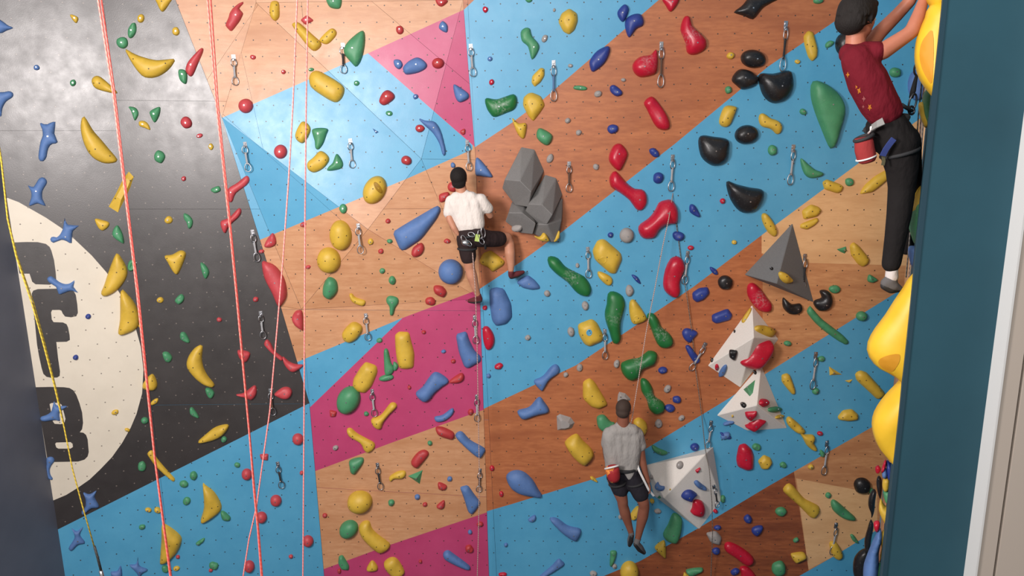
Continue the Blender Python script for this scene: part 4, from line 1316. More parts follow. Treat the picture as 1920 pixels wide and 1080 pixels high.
# ---------------------------------------------------------------- quickdraws
M_STEEL = mat('quickdraw_steel', (.45, .45, .47), .3, 1.0)
M_STEELD = mat('dark_anodised', (.10, .10, .11), .35, .9)
M_SLG = {n: mat(n, c, .8) for n, c in (('sling_black', (.02, .02, .022)), ('sling_grey', (.35, .35, .36)), ('sling_blue', (.08, .16, .3)), ('sling_brown', (.10, .05, .03)))}
def tube(pts, r, seg=8, closed=False, bm=None, rad=None):
    bm = bm or bmesh.new(); pts = [Vector(p) for p in pts]; n = len(pts); rings = []
    ref = None
    for i, p in enumerate(pts):
        a = pts[(i - 1) % n] if (closed or i) else p; b = pts[(i + 1) % n] if (closed or i < n - 1) else p
        t = (b - a).normalized()
        if ref is None:
            ref = t.orthogonal().normalized()
        ref = (ref - t * ref.dot(t)).normalized(); s = t.cross(ref)
        rr = rad[i] if rad else r
        rings.append([bm.verts.new(p + (ref * math.cos(2 * math.pi * k / seg) + s * math.sin(2 * math.pi * k / seg)) * rr) for k in range(seg)])
    m = n if closed else n - 1
    for i in range(m):
        a, b = rings[i], rings[(i + 1) % n]
        off = 0
        if closed and i == n - 1:
            off = min(range(seg), key=lambda o_: (a[0].co - b[o_].co).length)
        for k in range(seg):
            f = bm.faces.new((a[k], a[(k + 1) % seg], b[(k + 1 + off) % seg], b[(k + off) % seg])); f.smooth = True
    if not closed:
        bm.faces.new(rings[0][::-1]); bm.faces.new(rings[-1])
    bmesh.ops.recalc_face_normals(bm, faces=bm.faces[:])
    return bm
def carabiner(z0, z1, w, tilt):
    """pear-shaped ring hanging from z0 to z1, with a straight gate"""
    pts = []
    for i in range(22):
        a = 2 * math.pi * i / 22
        x = math.sin(a) * w * (1 - .18 * math.cos(a)); z = (z0 + z1) / 2 + math.cos(a) * (z0 - z1) / 2
        pts.append((x * math.cos(tilt), -.03 + x * math.sin(tilt), z))
    return tomesh('carabiner', tube(pts, .0048, 6, True))
def box_bm(bm, x0, x1, y0, y1, z0, z1):
    r = bmesh.ops.create_cube(bm, size=1)
    for v in r['verts']:
        v.co = Vector(((x0 + x1) / 2 + v.co.x * (x1 - x0), (y0 + y1) / 2 + v.co.y * (y1 - y0), (z0 + z1) / 2 + v.co.z * (z1 - z0)))
QM = {}
def qd_meshes():
    bm = bmesh.new(); box_bm(bm, -.016, .016, -.004, 0, -.03, .03); box_bm(bm, -.004, .004, -.032, -.002, -.034, -.008)
    bmesh.ops.create_cone(bm, cap_ends=True, segments=6, radius1=.011, radius2=.011, depth=.02, matrix=Matrix.Translation((0, -.008, .012)) @ Matrix.Rotation(math.pi / 2, 4, 'X'))
    QM['hanger'] = tomesh('hanger', bm)
    QM['top'] = carabiner(-.012, -.098, .024, .5); QM['bottom'] = carabiner(-.205, -.30, .027, .25)
    bm = bmesh.new()
    tube([(0, -.03, z) for z in (-.086, -.11, -.15, -.19, -.22)], .008, 8, bm=bm, rad=[.010, .011, .0085, .010, .010])
    for v in bm.verts: v.co.y = -.03 + (v.co.y + .03) * .45
    QM['sling'] = tomesh('sling', bm)
qd_meshes()
for n in ('hanger', 'top', 'bottom'): QM[n].materials.append(M_STEEL)
QM['sling'].materials.append(M_SLG['sling_black'])
proto = None
QD = [(438, 108, 52, 0, 'grey'), (643, 86, 52, 0, 'black'), (883, 88, 56, 4, 'grey'), (1038, 120, 70, 0, 'blue'), (1240, 86, 78, 0, 'brown'), (1473, 48, 86, -2, 'black'),
 (460, 271, 50, 5, 'grey'), (657, 265, 50, 3, 'grey'), (876, 268, 52, 3, 'grey'), (1067, 308, 52, 0, 'brown'), (1261, 296, 62, -2, 'grey'), (1487, 278, 68, -3, 'grey'),
 (474, 436, 54, 5, 'grey'), (672, 424, 50, 4, 'grey'), (1102, 468, 52, 2, 'grey'), (1289, 476, 56, -5, 'grey'), (1509, 482, 62, -1, 'black'), (489, 588, 46, 2, 'grey'),
 (686, 592, 45, 4, 'grey'), (890, 596, 47, 2, 'grey'), (1134, 622, 50, 1, 'grey'), (1321, 647, 52, -28, 'grey'), (507, 733, 44, 3, 'brown'), (698, 734, 45, 4, 'grey'),
 (894, 744, 44, 0, 'grey'), (1529, 666, 62, -3, 'grey'), (1333, 793, 46, -6, 'grey'), (521, 870, 44, 6, 'black'), (708, 872, 44, 6, 'black'), (900, 882, 38, -4, 'black'),
 (1550, 832, 56, -3, 'grey'), (1567, 985, 52, -5, 'grey'), (1338, 912, 32, 10, 'black')]
QNAME = {}
for i, (x, y, L_, ang, sl) in enumerate(QD):
    pl = surface(x, y); p = onplane(x, y, pl); n = pl[1]; n = Vector((n.x, n.y, 0)).normalized()
    q2 = onplane(x, y + L_, pl); ln = (p - q2).length
    parts = []
    root = empty('quickdraw', p)
    for nm, mn in (('hanger', 'hanger'), ('carabiner', 'top'), ('sling', 'sling'), ('carabiner', 'bottom')):
        o = bpy.data.objects.new(nm, QM[mn]); C.objects.link(o); o.parent = root
        if nm == 'sling':
            o.material_slots[0].link = 'OBJECT'; o.material_slots[0].material = M_SLG['sling_' + sl]
    root.matrix_world = frame(p, n) @ Matrix.Rotation(-math.pi / 2, 4, 'X') @ Matrix.Rotation(math.radians(-ang), 4, 'Y') @ Matrix.Diagonal((1.15, 1.15, ln / .30, 1))
    tag(root, near(x, y + L_ / 2, f'steel quickdraw with {sl} sling hanging'), 'quickdraw', 'quickdraws hanging on the back wall')

# ---------------------------------------------------------------- ropes
def ropemat(name, c1, c2):
    m = mat(name, c1, .75); k = NT(m); tc = k.n('ShaderNodeTexCoord')
    w = k.n('ShaderNodeTexWave', wave_type='BANDS', bands_direction='DIAGONAL'); w.inputs['Scale'].default_value = 22
    k.l(tc.outputs['Object'], w.inputs['Vector'])
    k.l(k.mix(w.outputs[0], c1, c2), k.b.inputs['Base Color'])
    return m
M_RC = ropemat('coral_rope_sheath', srgb(232, 84, 76), srgb(240, 112, 100))
M_RP = ropemat('pink_rope_sheath', srgb(226, 112, 108), srgb(234, 138, 130))
M_RY = ropemat('yellow_rope_sheath', srgb(196, 168, 44), srgb(150, 128, 40))
M_RW = ropemat('pale_rope_sheath', srgb(196, 170, 160), srgb(150, 120, 112))
M_RG = ropemat('grey_rope_sheath', srgb(120, 112, 104), srgb(80, 76, 72))
M_RB = ropemat('black_tape', (.02, .02, .02), (.035, .035, .03))
def rope(pts, r, m, label, group='ropes hanging in front of the wall', nm='rope'):
    P = [atY(x, y, Y) for x, y, Y in pts]
    Q = []
    for a, b in zip(P, P[1:]):
        n = max(1, int((b - a).length / .4))
        for i in range(n): Q.append(a.lerp(b, i / n))
    Q.append(P[-1])
    org = Q[0].copy()
    o = link(nm, tomesh(nm, tube([q - org for q in Q], r, 7)), m); o.location = org
    if label: tag(o, label, 'rope', group)
    return o
def plumb(pts, Y): return [(x, y, Y) for x, y in pts]
T_ = -240
rope(plumb([(154, T_), (184, 0), (212, 175), (244, 440), (256, 540), (290, 860), (319, 1080), (332, 1160)], 3.9), .0048, M_RC, 'coral rope strand in front of the black panel, leftmost coral strand')
rope(plumb([(160, T_), (190, 0), (215, 175), (246, 440), (259, 545), (291, 862), (321, 1082), (333, 1160)], 3.92), .0048, M_RC, 'coral rope strand twinned with the leftmost one, its right strand')
rope(plumb([(364, T_), (389, 0), (406, 200), (428, 400), (442, 540), (468, 820), (476, 920), (483, 990), (490, 1080), (493, 1160)], 3.9), .0046, M_RC, 'coral rope strand crossing the coral club holds, left of its pair')
rope(plumb([(370, T_), (395, 0), (409, 200), (430, 400), (444, 545), (469, 824), (478, 925), (485, 995), (492, 1082), (495, 1160)], 3.92), .0046, M_RC, 'coral rope strand crossing the coral club holds, right of its pair')
rope(plumb([(565, T_), (557, 0), (549, 200), (541, 340), (531, 480), (521, 600), (506, 770), (492, 870), (481, 950), (467, 1010), (456, 1080), (444, 1160)], 4.6), .0046, M_RP, 'thin pink rope running from top centre-left down to bottom left')
rope(plumb([(581, T_), (577, 0), (574, 200), (572, 400), (571, 600), (570, 800), (568, 1080), (567, 1160)], 4.7), .0046, M_RP, 'thin pink rope hanging straight past the red balls')
ry = rope(plumb([(-47, 0), (-22, 150), (2, 300), (14, 410), (30, 480), (60, 570), (80, 640), (101, 720), (120, 800), (136, 880), (155, 950), (178, 1030)], 5.0), .0048, M_RY, 'yellow rope crossing the letters F and B')
rope(plumb([(-20, 160), (3, 300), (15, 410), (32, 480), (63, 568), (83, 640), (103, 720), (121, 800)], 5.02), .004, M_RY, 'second yellow strand doubled beside the yellow rope, upper part')
o = rope(plumb([(177, 1024), (183, 1045), (190, 1072)], 5.0), .009, M_RB, None, nm='tape_sleeve'); o.parent = ry; o.location = o.location - ry.location
o = rope(plumb([(189, 1070), (192, 1082), (194, 1100)], 5.0), .014, M_STEEL, None, nm='clip'); o.parent = ry; o.location = o.location - ry.location
WY = 7.5
rope([(886, 474, WY), (888, 500, WY), (891, 540, WY), (894, 620, 7.6), (897, 780, 7.62), (899, 900, 7.62), (897, 1000, 7.6), (895, 1080, 7.6), (894, 1140, 7.6)], .0048, M_RW, "pale rope hanging from the white-shirted climber's harness to the bottom")
rope([(1263, 354, 7.93), (1254, 410, 7.75), (1243, 460, 7.7), (1228, 540, 7.6), (1212, 620, 7.5), (1199, 700, 7.42), (1185, 785, 7.35), (1181, 800, 7.35)], .0048, M_RW, 'pale rope rising from the hanging climber to a quickdraw')
rope([(1263, 354, 7.93), (1268, 420, 7.88), (1276, 480, 7.88), (1284, 530, 7.86)], .0045, M_RG, 'thin rope linking two quickdraws on the blue band')
rope([(1284, 530, 7.86), (1290, 570, 7.86), (1297, 620, 7.86), (1304, 690, 7.86)], .0045, M_RG, 'thin rope from a quickdraw to the slanting one beside navy holds')
rope([(1304, 692, 7.86), (1308, 720, 7.85), (1316, 780, 7.85), (1322, 840, 7.7), (1330, 880, 7.55), (1335, 943, 7.55), (1336, 1000, 7.7), (1333, 1080, 7.8), (1332, 1130, 7.8)], .0045, M_RG, 'thin rope falling across the large white wedge volume')
for i, (a, b, Y) in enumerate(((1722, 1713, 4.6), (1727, 1718, 4.7), (1732, 1722, 4.9))):
    rope([(a + 12, 100, Y), (a, 215, Y), (b, 350, Y), (b - 7, 440, Y), (b - 14, 520, Y)], .0042, (M_RG, M_RW, M_RG)[i], ('grey rope nearest the boy\'s thigh by the near wall', 'pale rope between two grey ones by the near wall', 'grey rope closest to the teal wall edge')[i])

# ---------------------------------------------------------------- people
def capsule(bm, p0, r0, p1, r1, seg=14):
    p0, p1 = Vector(p0), Vector(p1); t = p1 - p0
    if t.length < 1e-5: t = Vector((0, 0, 1e-3)); p1 = p0 + t
    t.normalize(); u = t.orthogonal().normalized(); v = t.cross(u); rings = []
    for a in (-90, -60, -30, 0):
        a = math.radians(a); rings.append((p0 + t * r0 * math.sin(a), max(r0 * math.cos(a), 1e-4)))
    for a in (0, 30, 60, 90):
        a = math.radians(a); rings.append((p1 + t * r1 * math.sin(a), max(r1 * math.cos(a), 1e-4)))
    R_ = [[bm.verts.new(c + (u * math.cos(2 * math.pi * i / seg) + v * math.sin(2 * math.pi * i / seg)) * r) for i in range(seg)] for c, r in rings]
    for a, b in zip(R_, R_[1:]):
        for i in range(seg): bm.faces.new((a[i], a[(i + 1) % seg], b[(i + 1) % seg], b[i]))
    bm.faces.new(R_[0][::-1]); bm.faces.new(R_[-1])
def ellip(bm, c, rad, axes):
    m = Matrix((axes[0] * rad[0], axes[1] * rad[1], axes[2] * rad[2])).transposed().to_4x4(); m.translation = c
    bmesh.ops.create_uvsphere(bm, u_segments=20, v_segments=14, radius=1, matrix=m)
def fuse(name, bm, voxel, smooth, m, org):
    """melts overlapping solids into one continuous skin"""
    bmesh.ops.recalc_face_normals(bm, faces=bm.faces[:])
    bmesh.ops.translate(bm, verts=bm.verts[:], vec=-org)
    me = tomesh(name + '_rough', bm)
    t = bpy.data.objects.new('tmp', me); C.objects.link(t)
    md = t.modifiers.new('r', 'REMESH'); md.mode = 'VOXEL'; md.voxel_size = voxel; md.adaptivity = 0
    s = t.modifiers.new('s', 'SMOOTH'); s.iterations = smooth; s.factor = .5
    bpy.context.view_layer.update()
    dg = bpy.context.evaluated_depsgraph_get()
    out = bpy.data.meshes.new_from_object(t.evaluated_get(dg)); out.name = name
    bpy.data.objects.remove(t); bpy.data.meshes.remove(me)
    out.materials.clear(); out.materials.append(m)
    out.polygons.foreach_set('use_smooth', [True] * len(out.polygons))
    return out
def cloth(name, col, wr=.6, rough=.85, scale=14):
    m = mat(name, col, rough, spec=.2); k = NT(m); tc = k.n('ShaderNodeTexCoord')
    mp = k.n('ShaderNodeMapping'); mp.inputs['Scale'].default_value = (1, 1, .45); mp.inputs['Rotation'].default_value = (.3, .5, 0); k.l(tc.outputs['Object'], mp.inputs['Vector'])
    a = noise(k, scale, 3, mp.outputs[0], .5)
    k.l(k.mix(ramp(k, noise(k, 5, 3, tc.outputs['Object']), .3, .7), col, tuple(c * .88 for c in col)), k.b.inputs['Base Color'])
    bp = k.n('ShaderNodeBump'); bp.inputs['Strength'].default_value = wr; bp.inputs['Distance'].default_value = .03
    k.l(a, bp.inputs['Height']); k.l(bp.outputs[0], k.b.inputs['Normal'])
    return m
def skin(name, c):
    m = mat(name, c, .5, spec=.35); k = NT(m); tc = k.n('ShaderNodeTexCoord')
    k.l(k.mix(ramp(k, noise(k, 9, 4, tc.outputs['Object']), .3, .7), c, (c[0] * .86, c[1] * .78, c[2] * .76)), k.b.inputs['Base Color'])
    k.b.inputs['Subsurface Weight'].default_value = .08; k.b.inputs['Subsurface Radius'].default_value = (.02, .008, .004)
    return m
M_HAIR = mat('black_hair', (.012, .009, .008), .75, spec=.25)
k = NT(M_HAIR); tc = k.n('ShaderNodeTexCoord'); mp = k.n('ShaderNodeMapping'); mp.inputs['Scale'].default_value = (6, 6, 1); k.l(tc.outputs['Object'], mp.inputs['Vector'])
bp = k.n('ShaderNodeBump'); bp.inputs['Strength'].default_value = .8; bp.inputs['Distance'].default_value = .006; k.l(noise(k, 30, 3, mp.outputs[0]), bp.inputs['Height']); k.l(bp.outputs[0], k.b.inputs['Normal'])
M_HAIRB = mat('cropped_brown_hair', (.045, .026, .018), .8)
M_EYE = mat('eye_white', (.75, .72, .68), .3); M_IRIS = mat('iris_dark', (.02, .012, .008), .3); M_LIP = mat('lip', (.35, .12, .1), .5)
def head(bm, c, f, u, s=1.0):
    f = f.normalized(); u = (u - f * u.dot(f)).normalized(); r = f.cross(u); ax = (f, r, u)
    P = lambda a, b, d: c + (f * a + r * b + u * d) * s
    ellip(bm, P(-.012, 0, .022), (.096 * s, .078 * s, .094 * s), ax)
    ellip(bm, P(.028, 0, -.045), (.062 * s, .056 * s, .070 * s), ax)
    capsule(bm, P(.05, 0, -.085), .024 * s, P(.06, 0, -.1), .018 * s)
    capsule(bm, P(.092, 0, .01), .009 * s, P(.104, 0, -.026), .013 * s, 8)
    capsule(bm, P(.080, -.035, .022), .012 * s, P(.080, .035, .022), .012 * s, 8)
    capsule(bm, P(.086, -.018, -.055), .009 * s, P(.086, .018, -.055), .009 * s, 8)
    for k_ in (-1, 1):
        ellip(bm, P(-.004, .079 * k_, -.006), (.018 * s, .010 * s, .032 * s), ax)
        capsule(bm, P(.055, .04 * k_, -.02), .022 * s, P(.05, .038 * k_, -.05), .018 * s, 8)
    return P, ax
def face_parts(P, ax, par, org, s=1.0):
    for k_ in (-1, 1):
        bm = bmesh.new(); ellip(bm, P(.083, .032 * k_, .002) - org, (.011 * s,) * 3, ax)
        e = link('eye', tomesh('eye', bm), M_EYE, par, True)
        bm = bmesh.new(); ellip(bm, P(.0915, .033 * k_, .002) - org, (.0035 * s, .006 * s, .006 * s), ax); link('iris', tomesh('iris', bm), M_IRIS, e, True)
    bm = bmesh.new(); ellip(bm, P(.092, 0, -.057) - org, (.006 * s, .022 * s, .007 * s), ax); link('mouth', tomesh('mouth', bm), M_LIP, par, True)
def hand(bm, w, d, pn, thumb, s=1.0, curl=.5):
    """w wrist, d pointing direction, pn palm normal (fingers curl that way), thumb = side direction"""
    d = d.normalized(); pn = (pn - d * pn.dot(d)).normalized(); sdv = d.cross(pn)
    if sdv.dot(thumb) < 0: sdv = -sdv
    for o_ in (-.027, -.009, .009, .027):
        capsule(bm, w + d * .012 * s, .017 * s, w + (d * .085 + sdv * o_) * s, .0125 * s, 8)
    for o_, ln in ((.030, .068), (.010, .078), (-.010, .072), (-.029, .056)):
        p = w + (d * .085 + sdv * o_) * s; dirv = d + sdv * o_ * 3; dirv.normalize(); a = 0
        for fr, r in ((.45, .0098), (.32, .0088), (.26, .0078)):
            a += curl
            dv = (dirv * math.cos(a) + pn * math.sin(a)).normalized(); q = p + dv * ln * fr * s
            capsule(bm, p, r * s, q, r * s * .92, 8); p = q
    p = w + (d * .022 + sdv * .026) * s; dv = (d * .55 + sdv * .8 + pn * .25).normalized()
    for ln, r in ((.042, .0135), (.03, .011), (.024, .0095)):
        q = p + dv * ln * s; capsule(bm, p, r * s, q, r * s * .9, 8); p = q; dv = (dv + d * .35 + pn * .15).normalized()
def limb(bm, pts):
    for (p, r), (q, r2) in zip(pts, pts[1:]): capsule(bm, p, r, q, r2)
V3 = Vector
def ring_mesh(c, ax_u, ax_v, ru, rv, r, seg=7, n=26):
    return tube([c + ax_u * ru * math.cos(2 * math.pi * i / n) + ax_v * rv * math.sin(2 * math.pi * i / n) for i in range(n)], r, seg, True)
def part(nm, bm, m, par, org, smooth=True):
    bmesh.ops.translate(bm, verts=bm.verts[:], vec=-org)
    return link(nm, tomesh(nm, bm), m, par, smooth)
def strap(pts, w, th, up):
    """flat webbing band along pts"""
    bm = bmesh.new(); rings = []
    pts = [V3(p) for p in pts]
    for i, p in enumerate(pts):
        t = (pts[min(i + 1, len(pts) - 1)] - pts[max(i - 1, 0)]).normalized(); n_ = t.cross(up).normalized(); s_ = n_.cross(t)
        rings.append([bm.verts.new(p + s_ * a * w / 2 + n_ * b * th / 2) for a, b in ((-1, -1), (1, -1), (1, 1), (-1, 1))])
    for a, b in zip(rings, rings[1:]):
        for i in range(4): bm.faces.new((a[i], a[(i + 1) % 4], b[(i + 1) % 4], b[i]))
    bm.faces.new(rings[0]); bm.faces.new(rings[-1]); bmesh.ops.recalc_face_normals(bm, faces=bm.faces[:])
    return bm
M_HARN = mat('harness_webbing', (.02, .02, .022), .8); M_SHOE = cloth('shoe_grey', (.13, .12, .12), .2); M_RUB = mat('shoe_rubber', (.02, .018, .018), .6)
M_SHOER = cloth('shoe_maroon', (.14, .03, .035), .2)
M_TAG = mat('green_tag', (.38, .50, .12), .6); M_WSTRAP = mat('white_webbing', (.72, .7, .68), .7)
UP = V3((0, 0, 1))
def shoe(par, org, ankle, heel, toe, m, s=1.0):
    bm = bmesh.new()
    capsule(bm, ankle, .040 * s, heel, .036 * s); mid = heel.lerp(toe, .5)
    capsule(bm, heel, .036 * s, mid, .040 * s); capsule(bm, mid, .040 * s, toe, .024 * s)
    o = link('climbing_shoe', fuse('climbing_shoe', bm, .009, 4, m, org), None, par)
    bm = bmesh.new(); dn = (toe - heel).normalized(); dv = (UP - dn * UP.dot(dn)).normalized()
    capsule(bm, heel - dv * .018 * s, .030 * s, mid - dv * .02 * s, .034 * s); capsule(bm, mid - dv * .02 * s, .034 * s, toe - dv * .006, .022 * s)
    link('rubber_sole', fuse('rubber_sole', bm, .009, 3, M_RUB, org), None, o)
    return o
def P7(x, y, Y): return atY(x, y, Y)

# --- white-shirted climber, seen from behind
def white_climber():
    Y = 7.62; q = lambda x, y, d=0.0: atY(x, y, Y + d)
    org = q(883, 445); root = empty('person', org)
    tag(root, 'person in white t-shirt and dark shorts climbing, back to us', 'person', 'climbers')
    sk = skin('light_tan_skin', srgb(196, 140, 112))
    bm = bmesh.new()
    hc = q(861, 336); P, ax = head(bm, hc, V3((.12, 1, .12)), V3((-.08, 0, 1)), .93)
    nb, ch = q(867, 368), q(872, 385)
    capsule(bm, q(863, 348), .056, nb, .060); limb(bm, [(nb, .062), (ch, .06), (q(880, 425), .06), (q(884, 445), .07)])
    capsule(bm, q(846, 378), .05, q(903, 376), .05)
    LA = [(q(845, 378), .046), (q(842, 394), .042), (q(843, 411, -.03), .036), (q(851, 428, -.05), .03), (q(857, 437, -.04), .023)]
    RA = [(q(904, 378), .046), (q(912, 392, .02), .042), (q(919, 404, .08), .037), (q(915, 396, .2), .030), (q(911, 388, .30), .023)]
    limb(bm, LA); limb(bm, RA)
    hand(bm, LA[-1][0], V3((.5, .2, -.7)), V3((1, .3, .3)), V3((0, 1, 0)), .95, .45)
    hand(bm, RA[-1][0], V3((-.2, .7, .7)), V3((0, .5, -.8)), V3((-1, 0, 0)), .95, .5)
    LL = [(q(873, 447), .09), (q(877, 470), .082), (q(880, 494, .02), .060), (q(881, 503, .03), .054), (q(885, 518, .03), .057), (q(891, 538, .05), .042), (q(896, 553, .08), .031)]
    RL = [(q(898, 446), .09), (q(925, 448, .10), .08), (q(950, 446, .22), .060), (q(955, 455, .24), .055), (q(956, 474, .20), .057), (q(958, 494, .20), .042), (q(958, 508, .20), .031)]
    limb(bm, LL); limb(bm, RL)
    body = link('body', fuse('body', bm, .0085, 5, sk, org), None, root)
    face_parts(P, ax, body, org, .93)
    bm = bmesh.new(); f, r_, u = ax; ellip(bm, P(-.020, 0, .034), (.103, .086, .096), ax); ellip(bm, P(-.045, 0, -.028), (.066, .074, .064), ax)
    link('hair', fuse('hair', bm, .008, 3, M_HAIR, org), None, root)
    bm = bmesh.new()
    for x0, x1, r0, r1 in ((853, 871, .105, .085), (865, 878, .115, .095), (876, 886, .115, .095), (888, 896, .105, .085)):
        capsule(bm, q(x0, 382), r0 * .86, q(x1 - 2, 420), r1)
    capsule(bm, q(847, 377), .062, q(902, 374), .062); capsule(bm, q(855, 370, -.02), .058, q(884, 369, -.02), .058); capsule(bm, q(864, 366), .058, q(872, 365), .058)
    limb(bm, [(q(846, 377), .062), (q(843, 392), .060), (q(842, 399), .062)])
    limb(bm, [(q(902, 376), .062), (q(911, 387, .02), .060), (q(914, 391, .04), .062)])
    capsule(bm, q(872, 428), .075, q(893, 419), .075)
    link('t_shirt', fuse('t_shirt', bm, .010, 5, cloth('white_cotton', srgb(226, 216, 208), .8), org), None, root)
    sh = cloth('dark_brown_shorts', (.030, .018, .018), .5)
    bm = bmesh.new()
    capsule(bm, q(875, 440), .098, q(894, 438), .098)
    limb(bm, [(q(873, 447), .098), (q(876, 466), .092), (q(878, 482, .01), .084)])
    limb(bm, [(q(897, 446), .098), (q(920, 448, .08), .088), (q(936, 448, .15), .084)])
    link('shorts', fuse('shorts', bm, .010, 5, sh, org), None, root)
    bx = (q(904, 428) - q(866, 440)).normalized(); 
    hb = link('harness', tomesh('harness', ring_mesh(q(885, 440) - org, bx, V3((0, 1, 0)), .108, .105, .014)), M_HARN, root, True)
    for (cx_, cy_, rr) in ((876, 466, .092), (910, 450, .088)):
        a = V3((1, 0, 0)) if cx_ < 890 else V3((0, .3, 1)).normalized()
        b = V3((0, 1, 0)) if cx_ < 890 else V3((0, 1, -.3)).normalized()
        link('leg_loop', tomesh('leg_loop', ring_mesh(q(cx_, cy_, .0 if cx_ < 890 else .05) - org, a, b, rr, rr, .013)), M_HARN, hb, True)
    for i, (x, y, L_, t) in enumerate(((870, 449, .09, .5), (878, 456, .08, .9), (900, 440, .09, .2), (906, 436, .10, .1), (884, 440, .07, 1.3), (903, 452, .07, .6))):
        c = q(x, y, -.135); pts = []
        for j in range(16):
            a = 2 * math.pi * j / 16; xx, zz = math.sin(a) * .02, math.cos(a) * L_ / 2
            pts.append(c - org + V3((xx * math.cos(t) - zz * math.sin(t), .01 * math.sin(a), xx * math.sin(t) + zz * math.cos(t))))
        link('gear_carabiner', tomesh('gear_carabiner', tube(pts, .0048, 6, True)), M_STEEL, hb)
    bm = bmesh.new(); box_bm(bm, -.022, .022, -.006, .006, -.036, .036); bmesh.ops.rotate(bm, verts=bm.verts[:], matrix=Matrix.Rotation(.2, 3, 'Y'), cent=(0, 0, 0))
    g = link('gear_tag', tomesh('gear_tag', bm), M_TAG, hb); g.location = q(895, 446, -.14) - org; g['label'] = 'bright green tag on the harness'
    bm = bmesh.new(); ellip(bm, V3((0, 0, 0)), (.045, .022, .03), (V3((1, 0, -.4)).normalized(), V3((0, 1, 0)), V3((.4, 0, 1)).normalized()))
    g = link('belay_device', tomesh('belay_device', bm), M_STEEL, hb, True); g.location = q(873, 456, -.13) - org
    shoe(root, org, q(897, 554, .08), q(900, 561, .1), q(879, 564, .2), M_SHOER, .82)
    shoe(root, org, q(958, 510, .20), q(958, 517, .22), q(981, 510, .28), M_SHOER, .82)
white_climber()

